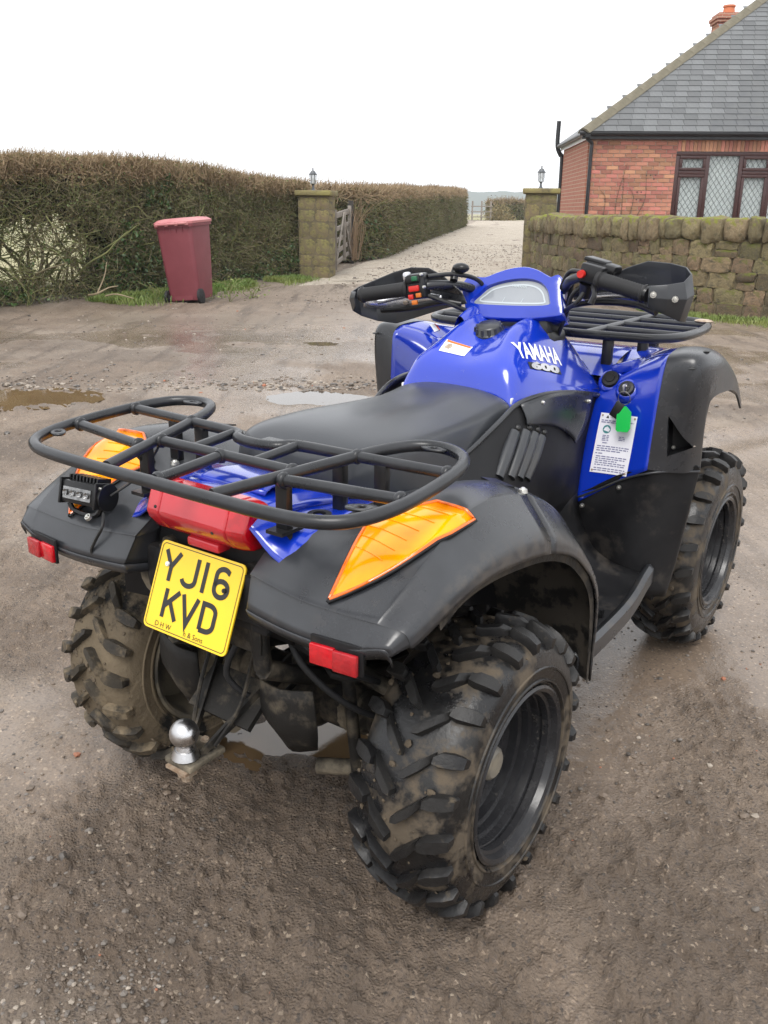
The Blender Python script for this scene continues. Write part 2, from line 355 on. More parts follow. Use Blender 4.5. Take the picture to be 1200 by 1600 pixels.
# ================================================================ setting materials
M['ground'] = None
def ground_material(name, wet=True, pale=False):
    m = bpy.data.materials.new(name); m.use_nodes = True; nt = m.node_tree; N = nt.nodes; L = nt.links; b = N['Principled BSDF']
    tc = N.new('ShaderNodeTexCoord').outputs['Object']
    def noise(sc, det=8, rg=.62, vec=None):
        n = N.new('ShaderNodeTexNoise'); n.inputs['Scale'].default_value = sc; n.inputs['Detail'].default_value = det; n.inputs['Roughness'].default_value = rg; L.new(vec or tc, n.inputs['Vector']); return n.outputs[0]
    def rng_(src, a, c, o1=0., o2=1.):
        r = N.new('ShaderNodeMapRange'); r.inputs[1].default_value = a; r.inputs[2].default_value = c; r.inputs[3].default_value = o1; r.inputs[4].default_value = o2; L.new(src, r.inputs[0]); return r.outputs[0]
    def mix(fac, c1, c2):
        x = N.new('ShaderNodeMix'); x.data_type = 'RGBA'
        for i, c in ((6, c1), (7, c2)):
            if isinstance(c, tuple): x.inputs[i].default_value = (*c, 1)
            else: L.new(c, x.inputs[i])
        if isinstance(fac, float): x.inputs[0].default_value = fac
        else: L.new(fac, x.inputs[0])
        return x.outputs[2]
    vor = N.new('ShaderNodeTexVoronoi'); vor.inputs['Scale'].default_value = 150; L.new(tc, vor.inputs['Vector'])
    grain = N.new('ShaderNodeTexVoronoi'); grain.inputs['Scale'].default_value = 190; L.new(tc, grain.inputs['Vector'])
    at = N.new('ShaderNodeAttribute'); at.attribute_name = 'mask'; sp = N.new('ShaderNodeSeparateColor'); L.new(at.outputs['Color'], sp.inputs[0])
    tone = noise(.7, 6); damp2 = noise(2.6, 8, .7)
    if pale: c = mix(rng_(noise(2.2), .35, .65), (.36, .305, .24), (.47, .415, .34)); c = mix(rng_(noise(7), .50, .70), c, (.26, .22, .17))
    else:
        c = mix(rng_(tone, .38, .62), (.200, .148, .107), (.300, .229, .170))
        c = mix(rng_(damp2, .50, .66), c, (.160, .115, .080))
        c = mix(sp.outputs[0], c, (.36, .30, .24))                 # paler trodden gravel
        c = mix(sp.outputs[1], c, (.085, .070, .052))              # dark leaf mould under the hedge
    if not pale:
        mpn = N.new('ShaderNodeMapping'); mpn.inputs['Rotation'].default_value = (0, 0, .62); mpn.inputs['Scale'].default_value = (5.5, .55, 1); L.new(tc, mpn.inputs[0])
        st = noise(1.0, 9, .66, mpn.outputs[0]); c = mix(rng_(st, .50, .64), c, (.120, .089, .065)); c = mix(rng_(st, .30, .42, .55, 0.), c, (.36, .285, .215))
        at2 = N.new('ShaderNodeAttribute'); at2.attribute_name = 'tone'; sp2 = N.new('ShaderNodeSeparateColor'); L.new(at2.outputs['Color'], sp2.inputs[0])
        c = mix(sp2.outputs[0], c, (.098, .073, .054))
        wetm = sp.outputs[2]; c = mix(rng_(wetm, .3, 1., 0., .35), c, (.175, .135, .103))
        c = mix(rng_(noise(150, 3, .5), .30, .72, 0., .55), c, (.115, .089, .069)); c = mix(rng_(noise(95, 4, .6), .60, .78, 0., .5), c, (.36, .28, .205))
    sc_ = N.new('ShaderNodeSeparateColor'); L.new(vor.outputs['Color'], sc_.inputs[0])
    c = mix(rng_(sc_.outputs[0], .985, .998), c, (.36, .29, .22) if not pale else (.55, .50, .44))
    c = mix(rng_(sc_.outputs[1], .955, .99), c, (.09, .074, .062))
    g2 = N.new('ShaderNodeSeparateColor'); L.new(grain.outputs['Color'], g2.inputs[0])
    c = mix(rng_(g2.outputs[0], .84, 1.), c, (.125, .098, .08) if not pale else (.33, .29, .24))
    c = mix(rng_(g2.outputs[1], .95, 1.), c, (.30, .23, .17) if not pale else (.55, .50, .45))
    L.new(c, b.inputs['Base Color'])
    if wet:
        r = N.new('ShaderNodeMix'); r.data_type = 'FLOAT'; L.new(wetm, r.inputs[0]); r.inputs[2].default_value = .66; r.inputs[3].default_value = .15
        L.new(r.outputs[0], b.inputs['Roughness']); b.inputs['Specular IOR Level'].default_value = .45
    else: b.inputs['Roughness'].default_value = .85
    bn = N.new('ShaderNodeBump'); bn.inputs['Strength'].default_value = 1.0; bn.inputs['Distance'].default_value = .012
    a = N.new('ShaderNodeMath'); a.operation = 'MULTIPLY_ADD'; L.new(noise(46, 12, .75), a.inputs[0]); a.inputs[1].default_value = 1.4; L.new(rng_(vor.outputs['Distance'], 0., .6, .5, 0.), a.inputs[2])
    if wet:
        bs_ = rng_(wetm, 0., 1., 1., .14); L.new(bs_, bn.inputs['Strength'])
    L.new(a.outputs[0], bn.inputs['Height']); L.new(bn.outputs[0], b.inputs['Normal'])
    return m
M['ground'] = ground_material('wet_mud_gravel'); M['drive'] = ground_material('pale_gravel', False, True)
M['water'] = mat('muddy_water', (.16, .105, .055), .03, base2=(.13, .085, .045), nscale=3, spec=.6, bump=.06, bscale=18, bdist=.004)
M['water2'] = mat('grey_water', (.07, .055, .042), .02, spec=.6, bump=.04, bscale=14, bdist=.003)
M['grass'] = mat('grass_blades', (.10, .17, .028), .6, base2=(.20, .22, .06), nscale=3, coord='Generated')
M['grass2'] = mat('grass_dry', (.24, .22, .10), .7)
M['field'] = mat('field_grass', (.24, .235, .115), .9, base2=(.30, .27, .15), nscale=.4)
M['stone'] = mat('sandstone', (.125, .095, .050), .85, base2=(.205, .158, .086), nscale=7, bump=.8, bscale=26, bdist=.02, objrand=.45, dirt=(.065, .056, .036), dscale=4, damt=(.46, .66), moss=((.115, .125, .022), .58, .70, 2.4))
M['stone_top'] = mat('sandstone_coping', (.135, .105, .055), .9, base2=(.215, .175, .098), nscale=7, bump=.8, bscale=26, bdist=.02, objrand=.25, dirt=(.085, .078, .045), dscale=5, damt=(.52, .72), moss=((.165, .175, .022), .63, .73, 3.))
M['mortar'] = mat('wall_mortar', (.15, .12, .072), .95, base2=(.09, .075, .045), nscale=6, bump=.6, bscale=30, bdist=.02)
M['pillar'] = mat('pillar_stone', (.145, .114, .064), .9, base2=(.205, .180, .065), nscale=2.2, namt=(.42, .60), bump=.7, bscale=24, bdist=.012, objrand=.18, dirt=(.070, .058, .038), dscale=3, damt=(.50, .66), coord='Object')
M['brick'] = mat('red_brick', (.345, .140, .092), .85, base2=(.42, .195, .132), nscale=5, bump=.4, bscale=60, objrand=.30)
M['brickmortar'] = mat('pale_mortar', (.50, .41, .32), .95)
def brick_mat():
    m = bpy.data.materials.new('brickwork'); m.use_nodes = True; nt = m.node_tree; b = nt.nodes['Principled BSDF']; b.inputs['Roughness'].default_value = .9
    tc = nt.nodes.new('ShaderNodeTexCoord'); bt = nt.nodes.new('ShaderNodeTexBrick'); bt.inputs['Color1'].default_value = (.37, .145, .092, 1); bt.inputs['Color2'].default_value = (.33, .12, .075, 1); bt.inputs['Mortar'].default_value = (.42, .33, .25, 1)
    bt.inputs['Scale'].default_value = 1; bt.inputs['Mortar Size'].default_value = .006; bt.inputs['Brick Width'].default_value = .225; bt.inputs['Row Height'].default_value = .075
    mp_ = nt.nodes.new('ShaderNodeMapping'); mp_.inputs['Rotation'].default_value = (R(90), 0, R(90)); nt.links.new(tc.outputs['Object'], mp_.inputs[0])
    sx = nt.nodes.new('ShaderNodeSeparateXYZ'); cx = nt.nodes.new('ShaderNodeCombineXYZ'); ad = nt.nodes.new('ShaderNodeMath'); nt.links.new(tc.outputs['Object'], sx.inputs[0])
    nt.links.new(sx.outputs[0], ad.inputs[0]); nt.links.new(sx.outputs[1], ad.inputs[1]); nt.links.new(ad.outputs[0], cx.inputs[0]); nt.links.new(sx.outputs[2], cx.inputs[1]); nt.links.new(cx.outputs[0], bt.inputs['Vector'])
    nt.links.new(bt.outputs['Color'], b.inputs['Base Color']); return m
M['brickwork'] = brick_mat()
M['slate'] = mat('roof_slate', (.072, .076, .080), .42, base2=(.118, .122, .122), nscale=4, rough2=.6, objrand=.22, bump=.3, bscale=30, dirt=(.20, .19, .12), dscale=9, damt=(.66, .78))
M['slatebase'] = mat('slate_deck', (.05, .05, .052), .8)  # plain dark grey for the roof deck and back slope
M['hiptile'] = mat('hip_tile', (.155, .138, .098), .9, base2=(.11, .098, .068), nscale=6, bump=.5, bscale=40)
M['gutter'] = mat('black_gutter', (.012, .012, .014), .35)
M['upvc'] = mat('brown_frame', (.040, .014, .013), .35, base2=(.050, .018, .016), nscale=12)
M['pane'] = mat('window_glass', (.55, .60, .60), .04, alpha=.22, spec=.6)
M['lead'] = mat('lead_strip', (.10, .11, .11), .5)
M['curtain'] = mat('net_curtain', (.62, .68, .66), .9, base2=(.50, .56, .55), nscale=12)
M['dark'] = mat('dark_interior', (.02, .02, .02), .9)
M['pot'] = mat('chimney_pot', (.52, .17, .08), .85)
M['bin'] = mat('maroon_plastic', (.165, .034, .044), .52, base2=(.19, .043, .054), nscale=4, bump=.1, bscale=80)
M['binlid'] = mat('maroon_lid', (.42, .13, .14), .40, base2=(.48, .20, .20), nscale=5)
M['wood'] = mat('weathered_wood', (.26, .23, .20), .85, base2=(.17, .15, .125), nscale=9, bump=.4, bscale=60)
M['darkwood'] = mat('dark_post', (.03, .026, .022), .8)
M['lampmetal'] = mat('lantern_metal', (.05, .055, .065), .4, .3, base2=(.11, .115, .12), nscale=20)
M['lampglass'] = mat('lantern_glass', (.70, .74, .76), .08, alpha=.45)
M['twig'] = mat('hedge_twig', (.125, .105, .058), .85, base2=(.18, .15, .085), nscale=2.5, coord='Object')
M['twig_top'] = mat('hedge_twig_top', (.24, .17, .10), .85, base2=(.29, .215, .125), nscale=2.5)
M['twig_g'] = mat('hedge_twig_mossy', (.115, .125, .045), .9, base2=(.16, .16, .06), nscale=2.)
M['leaf'] = mat('hedge_leaf', (.085, .125, .032), .55, base2=(.14, .165, .048), nscale=3)
M['leaf_b'] = mat('hedge_leaf_brown', (.22, .155, .07), .7, base2=(.15, .135, .05), nscale=3)
M['ivy'] = mat('ivy_leaf', (.035, .075, .022), .38, base2=(.065, .12, .03), nscale=4)
M['core'] = mat('hedge_light_block', (.026, .023, .014), .95, base2=(.040, .034, .020), nscale=10, bump=1., bscale=25, bdist=.05)
M['hill'] = mat('far_hill', (.055, .075, .045), .95, base2=(.085, .10, .06), nscale=.02)
RK = [mat('pebble_grey', (.165, .145, .128), .5, base2=(.10, .085, .07), nscale=40), mat('pebble_pale', (.33, .285, .235), .55, base2=(.20, .165, .13), nscale=40), mat('pebble_brown', (.16, .122, .092), .5, base2=(.11, .085, .064), nscale=40), mat('pebble_brick', (.33, .12, .065), .75, base2=(.22, .10, .06), nscale=50), mat('pebble_dark', (.065, .055, .047), .4)]

# ---------------------------------------------------------------- ground
PUD = [(-2.62, 5.86, .48, .28, -.012), (-.47, 5.95, .34, .24, -.010), (-.12, 1.88, .24, .13, -.016), (-.62, 8.5, .16, .10, -.006)]
def drive_left(y): return -.95+.165*(y-17.3)
def rise(y): return np.where(y > 16, .0158*np.minimum(np.maximum(y-16, 0), 44.), 0.)
def roughness_of(x, y): return np.clip((fbm(x*.9+5, y*.9, 5, 9, .6)-.42)*6, .10, 1)
def H(x, y, fine=True):
    z = rise(y)+.05*(fbm(x*.35, y*.35, 3, 3)-.5)*np.clip(y/8, .25, 1)
    z = z+.020*(fbm(x*1.6, y*1.6, 4, 5)-.5)
    rough = roughness_of(x, y)
    if fine:
        z = z+rough*(.018*(fbm(x*9, y*9, 3, 21)-.5)+.022*(fbm(x*34, y*34, 3, 33, .65)-.5)+.028*np.maximum(0, fbm(x*52+3, y*52, 2, 37)-.60)*2)
    for (cx, cy, rx, ry, lv) in PUD:
        d = np.sqrt(((x-cx)/rx)**2+((y-cy)/ry)**2)+.95*(fbm(x*4, y*4, 4, 71)-.5)
        k = np.clip(1.45-d, 0, 1); k = k*k*(3-2*k)
        z = z*(1-k)+(lv-.022*np.clip(1.15-d, 0, 1)-.004+.012*(fbm(x*14, y*14, 3, 40)-.5))*k
    for (cx, cy, R0) in ((6.5, -2.5, 8.6), (6.5, -2.5, 9.9), (-5.5, -4.0, 6.6), (-5.5, -4., 7.7)):    # wheel ruts
        q_ = np.sqrt((x-cx)**2+(y-cy)**2)-R0+.10*(fbm(x*.7, y*.7, 2, 101)-.5); z = z-.014*np.exp(-(q_/.11)**2)*np.clip((10-y)/2, 0, 1)+.008*np.exp(-((np.abs(q_)-.19)/.07)**2)*np.clip((10-y)/2, 0, 1)
    hx = -4.75+(y-10.8)*.5                     # earth bank along the foot of the near hedge
    dd = (x-hx)
    bank = np.clip(1-np.abs(dd+.35)/1.1, 0, 1)*np.clip((17.2-y)/1.5, 0, 1)
    z = z+.10*bank
    return z
def polar():
    th = np.r_[np.arange(-180, -48, 6.), np.arange(-48, -33, 1.2), np.arange(-33, 33, .19), np.arange(33, 48, 1.2), np.arange(48, 180, 6.)]
    r = [.02, .2, .38]
    while r[-1] < 1500:
        q = r[-1]; r.append(q*(1.0065 if q < 4.5 else 1.011 if q < 18 else 1.05))
    return np.radians(th), np.array(r)
th, rr = polar()
X = np.outer(rr, np.sin(th)); Y = np.outer(rr, np.cos(th)); Z = H(X, Y)
Z = np.where(np.outer(rr, np.ones_like(th)) > 70, rise(Y)-.0*Y, Z)
nr, nt_ = X.shape
idx = np.arange(nr*nt_).reshape(nr, nt_)
q = np.stack([idx[:-1, :-1], idx[:-1, 1:], idx[1:, 1:], idx[1:, :-1]], -1).reshape(-1, 4)
wrap = np.stack([idx[:-1, -1], idx[:-1, 0], idx[1:, 0], idx[1:, -1]], -1)
q = np.concatenate([q, wrap])[:, ::-1]
def fast_mesh(name, co, quads, m, mask=None, kind='structure', tone=None):
    me = bpy.data.meshes.new(name); n = len(co); me.vertices.add(n); me.vertices.foreach_set('co', np.asarray(co, np.float32).ravel())
    k = quads.shape[1]
    me.loops.add(quads.size); me.loops.foreach_set('vertex_index', quads.astype(np.int32).ravel())
    me.polygons.add(len(quads)); me.polygons.foreach_set('loop_start', np.arange(len(quads), dtype=np.int32)*k)
    me.polygons.foreach_set('use_smooth', np.ones(len(quads), bool)); me.update(calc_edges=True)
    if mask is not None:
        a = me.color_attributes.new('mask', 'FLOAT_COLOR', 'POINT'); a.data.foreach_set('color', np.asarray(mask, np.float32).ravel())
    if tone is not None:
        a = me.color_attributes.new('tone', 'FLOAT_COLOR', 'POINT'); a.data.foreach_set('color', np.asarray(tone, np.float32).ravel())
    for x in (m if isinstance(m, list) else [m]): me.materials.append(x)
    o = bpy.data.objects.new(name, me); COL.objects.link(o)
    if kind: o['kind'] = kind
    return o
xf, yf = X.ravel(), Y.ravel()
pale = np.clip((yf-9.5)/6+.9*(fbm(xf*.7, yf*.7, 4, 50)-.5)-np.abs(xf-.9)*.10, 0, .85)
pale = np.maximum(pale, np.clip((fbm(xf*1.3+9, yf*1.3, 4, 61)-.60)*4, 0, .55))
mould = np.clip(1-np.abs(xf-(-4.75+(yf-10.8)*.5)+.25)/.95+.5*(fbm(xf*3, yf*3, 3, 55)-.5), 0, 1)*np.clip((17.5-yf)/.8, 0, 1)
# darker brown in irregular patches: one broad one in the near yard and drifts elsewhere
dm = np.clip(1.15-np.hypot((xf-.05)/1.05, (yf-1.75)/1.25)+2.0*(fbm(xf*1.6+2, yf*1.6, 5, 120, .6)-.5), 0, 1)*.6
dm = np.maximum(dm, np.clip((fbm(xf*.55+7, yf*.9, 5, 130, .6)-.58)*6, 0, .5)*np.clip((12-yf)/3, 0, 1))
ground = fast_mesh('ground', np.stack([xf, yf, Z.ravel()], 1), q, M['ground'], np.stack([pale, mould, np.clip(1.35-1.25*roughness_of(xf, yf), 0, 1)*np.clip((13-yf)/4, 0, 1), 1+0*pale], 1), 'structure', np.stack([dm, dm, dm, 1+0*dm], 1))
# driveway beyond the gate pillars
ys = np.concatenate([np.arange(15.2, 30, .25), np.arange(30, 66, 1.)]); us = np.linspace(0, 1, 30)
DX = np.array([[drive_left(y)-.35+(u)*(5.2+.03*(y-15)) for u in us] for y in ys]); DY = np.array([[y+.5*math.sin(u*5)*(1 if y < 16 else 0) for u in us] for y in ys])
DZ = H(DX, DY)+.012+.02*(fbm(DX*2, DY*2, 3, 77)-.5)
DZ[0] -= .05; DZ[:, 0] -= .04
di = np.arange(DX.size).reshape(DX.shape); dq = np.stack([di[:-1, :-1], di[:-1, 1:], di[1:, 1:], di[1:, :-1]], -1).reshape(-1, 4)
fast_mesh('driveway', np.stack([DX.ravel(), DY.ravel(), DZ.ravel()], 1), dq, M['drive'])
# field behind the hedge and beyond the drive
def sheet(name, pts, m, z0):
    o = newobj(name, [(x, y, float(rise(np.array(y)))+z0) for x, y in pts], [tuple(range(len(pts)))], m, None, None); o['kind'] = 'structure'; return o
sheet('field', [(-90, 8), (-7.0, 8), (-1.9, 18.4), (2.6, 46), (-20, 60), (-90, 60)], M['field'], .16)
sheet('far_field', [(-150, 66.5), (200, 66.5), (300, 300), (-200, 300)], M['field'], .02)
def puddle(i, m):
    cx, cy, rx, ry, lv = PUD[i]
    n = 40; V = [(cx, cy, lv)]+[(cx+1.5*rx*math.cos(2*math.pi*k/n), cy+1.5*ry*math.sin(2*math.pi*k/n), lv) for k in range(n)]
    o = newobj('puddle', V, [(0, 1+k, 1+(k+1) % n) for k in range(n)], m, None, None); o['kind'] = 'structure'
puddle(0, M['water']); puddle(1, M['water2']); puddle(2, M['water']); puddle(3, M['water2'])

# ---------------------------------------------------------------- loose gravel (uncountable)
def rock_variant(seed):
    bm = bmesh.new(); bmesh.ops.create_icosphere(bm, subdivisions=1, radius=1); r_ = random.Random(seed)
    sx, sy, sz = r_.uniform(.7, 1.2), r_.uniform(.6, 1.1), r_.uniform(.4, .75)
    for v in bm.verts:
        k = r_.uniform(.72, 1.15); v.co = Vector((v.co.x*sx*k, v.co.y*sy*k, v.co.z*sz*k))
    bm.verts.index_update(); V = np.array([v.co[:] for v in bm.verts]); F = np.array([[v.index for v in f.verts] for f in bm.faces]); bm.free(); return V, F
RV = [rock_variant(i) for i in range(10)]
def scatter(name, P_, sizes, mi):
    Vs = []; Fs = []; k = 0; ms = []
    zz = H(P_[:, 0], P_[:, 1])
    for i in range(len(P_)):
        v, f = RV[nrg.randint(10)]; a = nrg.uniform(0, 6.28); c, s_ = math.cos(a), math.sin(a)
        w = v*sizes[i]; w = np.stack([w[:, 0]*c-w[:, 1]*s_, w[:, 0]*s_+w[:, 1]*c, w[:, 2]], 1)+[P_[i, 0], P_[i, 1], zz[i]+sizes[i]*.05+(.012 if P_[i, 1] > 15 else 0)]
        Vs.append(w); Fs.append(f+k); k += len(v); ms += [mi[i]]*len(f)
    o = fast_mesh(name, np.concatenate(Vs), np.concatenate(Fs), RK, None, 'stuff'); o.data.polygons.foreach_set('material_index', np.array(ms, np.int32)); o.data.polygons.foreach_set('use_smooth', np.zeros(len(ms), bool)); return o
def rp_near(n):
    y = .75+nrg.beta(1.1, 2.2, n)*5.5; x = nrg.uniform(-1, 1, n)*(.35+.55*y); return np.stack([x, y], 1)
A_ = rp_near(9000); keep = fbm(A_[:, 0]*1.5+3, A_[:, 1]*1.5, 3, 90) > .47; A_ = A_[keep]
sA = np.exp(nrg.normal(-5.75, .55, len(A_))).clip(.0015, .012)
B_ = np.concatenate([np.stack([cx+nrg.normal(0, 1.0, 500)*rx*1.5, cy+np.abs(nrg.normal(.0, .8, 500))*ry*1.3+ry*.95], 1) for cx, cy, rx, ry, lv in PUD[:2]]); sB = np.exp(nrg.normal(-4.3, .4, len(B_))).clip(.006, .03)
C_ = np.stack([-.46+nrg.normal(0, .09, 500), 1.10+nrg.normal(0, .07, 500)], 1); sC = np.exp(nrg.normal(-5.7, .40, 500)).clip(.002, .008)
D_ = np.stack([nrg.uniform(-6, 6, 2600), nrg.uniform(4.5, 14, 2600)], 1); sD = np.exp(nrg.normal(-4.6, .45, 2600)).clip(.004, .022)
keepD = D_[:, 0] > -4.2+(D_[:, 1]-10.8)*.5; D_ = D_[keepD]; sD = sD[keepD]
yE = nrg.uniform(12, 30, 2600); E_ = np.stack([-.95+.165*(yE-17.3)+nrg.uniform(.1, 1, 2600)*4.0, yE], 1); sE = np.exp(nrg.normal(-4.1, .4, 2600)).clip(.008, .035)
allP = np.concatenate([A_, B_, C_, D_, E_]); allS = np.concatenate([sA, sB, sC, sD, sE])
mi = np.concatenate([nrg.choice(5, len(A_), p=[.22, .05, .52, .02, .19]), nrg.choice(5, len(B_), p=[.34, .26, .30, .005, .095]), nrg.choice(5, len(C_), p=[.34, .16, .38, .02, .10]), nrg.choice(5, len(D_), p=[.28, .18, .40, .01, .13]), nrg.choice(5, 2600, p=[.25, .50, .20, .0, .05])])
tag(scatter('gravel', allP, allS, mi), 'loose wet gravel and brick chips over the yard', 'gravel', kind='stuff')

# ---------------------------------------------------------------- hedges
def prism_batch(A, B, ra, rb):
    """many three-sided twigs from A to B in one go"""
    n = len(A); d = B-A; d /= np.linalg.norm(d, axis=1, keepdims=True)+1e-9
    ref = np.where(np.abs(d[:, 2:3]) > .8, np.array([[1., 0, 0]]), np.array([[0, 0, 1.]]))
    u = np.cross(d, ref); u /= np.linalg.norm(u, axis=1, keepdims=True)+1e-9; w = np.cross(d, u)
    V = []
    for e, r in ((A, ra), (B, rb)):
        for k in range(3):
            a = 2*math.pi*k/3; V.append(e+(u*math.cos(a)+w*math.sin(a))*r[:, None])
    V = np.stack(V, 1).reshape(-1, 3); base = (np.arange(n)*6)[:, None]
    F = np.concatenate([base+np.array([[0, 1, 4, 3]]), base+np.array([[1, 2, 5, 4]]), base+np.array([[2, 0, 3, 5]])])
    return V, F
def leaf_batch(Pc, size, up=.0):
    n = len(Pc); d = nrg.normal(0, 1, (n, 3)); d[:, 2] += up; d /= np.linalg.norm(d, axis=1, keepdims=True); e = nrg.normal(0, 1, (n, 3)); e -= d*(e*d).sum(1, keepdims=True); e /= np.linalg.norm(e, axis=1, keepdims=True)
    n2 = np.cross(d, e); s = size[:, None]
    V = np.stack([Pc-e*s, Pc+d*s*.55+n2*s*.12, Pc+e*s*1.1, Pc-d*s*.55+n2*s*.12], 1).reshape(-1, 3); b_ = (np.arange(n)*4)[:, None]
    return V, b_+np.array([[0, 1, 2, 3]])
def hedge(label, path, ztop, width, ntwig, nleaf, scale, gap=None, ivy=0, zbase=None, name='hedge', group=None, light_block_in=.32):
    hd = empty(name, None, (0, 0, 0)); tag(hd, label, 'hedge', group)
    P_ = crom(np.array(path, float), 8); L_ = np.r_[0, np.cumsum(np.linalg.norm(np.diff(P_, axis=0), axis=1))]
    def pos(s): x = np.interp(s, L_, P_[:, 0]); y = np.interp(s, L_, P_[:, 1]); x2 = np.interp(s+.05, L_, P_[:, 0]); y2 = np.interp(s+.05, L_, P_[:, 1]); x1 = np.interp(s-.05, L_, P_[:, 0]); y1 = np.interp(s-.05, L_, P_[:, 1]); t = np.stack([x2-x1, y2-y1], -1); t /= np.linalg.norm(t, axis=-1, keepdims=True)+1e-9; return x, y, t
    tot = L_[-1]
    def sample(n, tight=1.):
        # points near the face (d small) or the top, d = depth from the front face
        s = nrg.uniform(0, tot, n); zt = ztop(s); h = nrg.uniform(0, 1, n)**.85
        d = np.abs(nrg.normal(0, .17*tight, n)); top = nrg.uniform(0, 1, n) < .30
        d = np.where(top, nrg.uniform(0, width, n), d); h = np.where(top, 1-np.abs(nrg.normal(0, .07, n)), h)
        bulge = .14*(fbm(s*1.3, h*3, 3, 14)-.5)*2+.10*(1-h)-.10*np.clip(h-.8, 0, 1)*-2
        x, y, t = pos(s); nx, ny = -t[:, 1], t[:, 0]      # left-hand normal = away from the road
        zb = (rise(y) if zbase is None else zbase(y))
        px = x+nx*(d-bulge+.12*(h > .9)*0); py = y+ny*(d-bulge)
        return np.stack([px, py, zb+.03+h*(zt-.03)], 1), s, h, d, t
    def keepmask(Pp, s, h):
        if gap is None: return np.ones(len(s), bool)
        return nrg.uniform(0, 1, len(s)) > gap(s, h)
    C0, s, h, d, t = sample(ntwig); k = keepmask(C0, s, h); C0, s, h, t = C0[k], s[k], h[k], t[k]
    n = len(C0); dr = nrg.normal(0, 1, (n, 3)); dr[:, 2] = dr[:, 2]*.8+.35+.8*(h > .9); dr[:, 0] -= t[:, 1]*-.5; dr[:, 1] -= t[:, 0]*.5
    dr /= np.linalg.norm(dr, axis=1, keepdims=True); ln = nrg.uniform(.08, .26, n)*scale
    V, F = prism_batch(C0-dr*ln[:, None]*.5, C0+dr*ln[:, None]*.5, nrg.uniform(.003, .0062, n)*scale, nrg.uniform(.0012, .003, n)*scale)
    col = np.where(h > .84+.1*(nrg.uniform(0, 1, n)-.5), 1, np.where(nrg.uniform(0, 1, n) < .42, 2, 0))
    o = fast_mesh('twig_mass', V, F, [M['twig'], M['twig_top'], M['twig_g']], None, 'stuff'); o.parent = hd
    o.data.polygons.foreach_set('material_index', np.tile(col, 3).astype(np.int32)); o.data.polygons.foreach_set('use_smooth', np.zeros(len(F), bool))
    nsp = int(tot*60); ss = nrg.uniform(.1, tot-.1, nsp); x, y, t_ = pos(ss); dd_ = nrg.uniform(0, width, nsp); zb = (rise(y) if zbase is None else zbase(y))
    A1 = np.stack([x-t_[:, 1]*dd_, y+t_[:, 0]*dd_, zb+ztop(ss)-.12], 1); B1 = A1+np.stack([nrg.normal(0, .06, nsp), nrg.normal(0, .06, nsp), nrg.uniform(.14, .30, nsp)*(1+.4*(fbm(ss*1.7, ss*0, 2, 60)-.5))], 1)
    V, F = prism_batch(A1, B1, np.full(nsp, .0035*scale**.6), np.full(nsp, .0015*scale**.6)); fast_mesh('top_sprigs', V, F, M['twig_top'], None, 'stuff').parent = hd
    C0, s, h, d, t = sample(nleaf); k = keepmask(C0, s, h); C0, h, s = C0[k], h[k], s[k]
    V, F = leaf_batch(C0, nrg.uniform(.010, .024, len(C0))*scale)
    o = fast_mesh('leaf_mass', V, F, [M['leaf'], M['leaf_b']], None, 'stuff'); o.parent = hd
    o.data.polygons.foreach_set('material_index', ((nrg.uniform(0, 1, len(F)) < .25+.5*(h > .8))).astype(np.int32))
    if ivy:
        C0, s, h, d, t = sample(ivy, .6); w = fbm(s*1.1+3, h*2.2, 3, 44); k = (w > .46+.35*np.clip(h-.5, 0, 1)) & (h < .9)
        if gap is not None: k &= keepmask(C0, s, h)
        C0 = C0[k]; V, F = leaf_batch(C0, nrg.uniform(.022, .045, len(C0))*scale, .4)
        fast_mesh('ivy_mass', V, F, M['ivy'], None, 'stuff').parent = hd
    # lumpy dark slab added inside to block light behind the twigs
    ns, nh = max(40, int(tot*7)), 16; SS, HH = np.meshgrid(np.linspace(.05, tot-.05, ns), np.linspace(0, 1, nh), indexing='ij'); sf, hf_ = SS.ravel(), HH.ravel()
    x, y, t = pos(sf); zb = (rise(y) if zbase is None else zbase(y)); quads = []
    for side, dd in ((0, light_block_in), (1, width-.2)):
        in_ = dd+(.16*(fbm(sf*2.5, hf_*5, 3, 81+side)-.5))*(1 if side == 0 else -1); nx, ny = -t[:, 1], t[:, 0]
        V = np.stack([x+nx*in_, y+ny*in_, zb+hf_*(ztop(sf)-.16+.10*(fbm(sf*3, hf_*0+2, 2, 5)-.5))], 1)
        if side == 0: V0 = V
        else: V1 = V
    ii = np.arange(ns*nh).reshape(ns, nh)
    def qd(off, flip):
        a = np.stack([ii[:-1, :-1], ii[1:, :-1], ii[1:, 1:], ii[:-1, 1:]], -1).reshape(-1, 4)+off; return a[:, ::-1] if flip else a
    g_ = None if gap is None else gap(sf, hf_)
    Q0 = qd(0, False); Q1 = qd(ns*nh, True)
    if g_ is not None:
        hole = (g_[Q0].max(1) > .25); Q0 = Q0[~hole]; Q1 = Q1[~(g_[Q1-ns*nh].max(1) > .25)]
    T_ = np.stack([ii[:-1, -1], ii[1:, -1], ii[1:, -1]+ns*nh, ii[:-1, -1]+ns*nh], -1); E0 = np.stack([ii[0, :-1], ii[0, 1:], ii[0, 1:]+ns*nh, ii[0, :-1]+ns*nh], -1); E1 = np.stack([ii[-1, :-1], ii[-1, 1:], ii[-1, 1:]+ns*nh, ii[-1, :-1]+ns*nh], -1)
    fast_mesh('inner_light_block', np.concatenate([V0, V1]), np.concatenate([Q0, Q1, T_, E0, E1]), M['core'], None, 'stuff').parent = hd
    return hd, pos, tot
PATH1 = [(-7.6, 5.2), (-6.2, 7.9), (-4.75, 10.8), (-3.3, 13.7), (-1.70, 17.0), (-1.45, 17.5)]
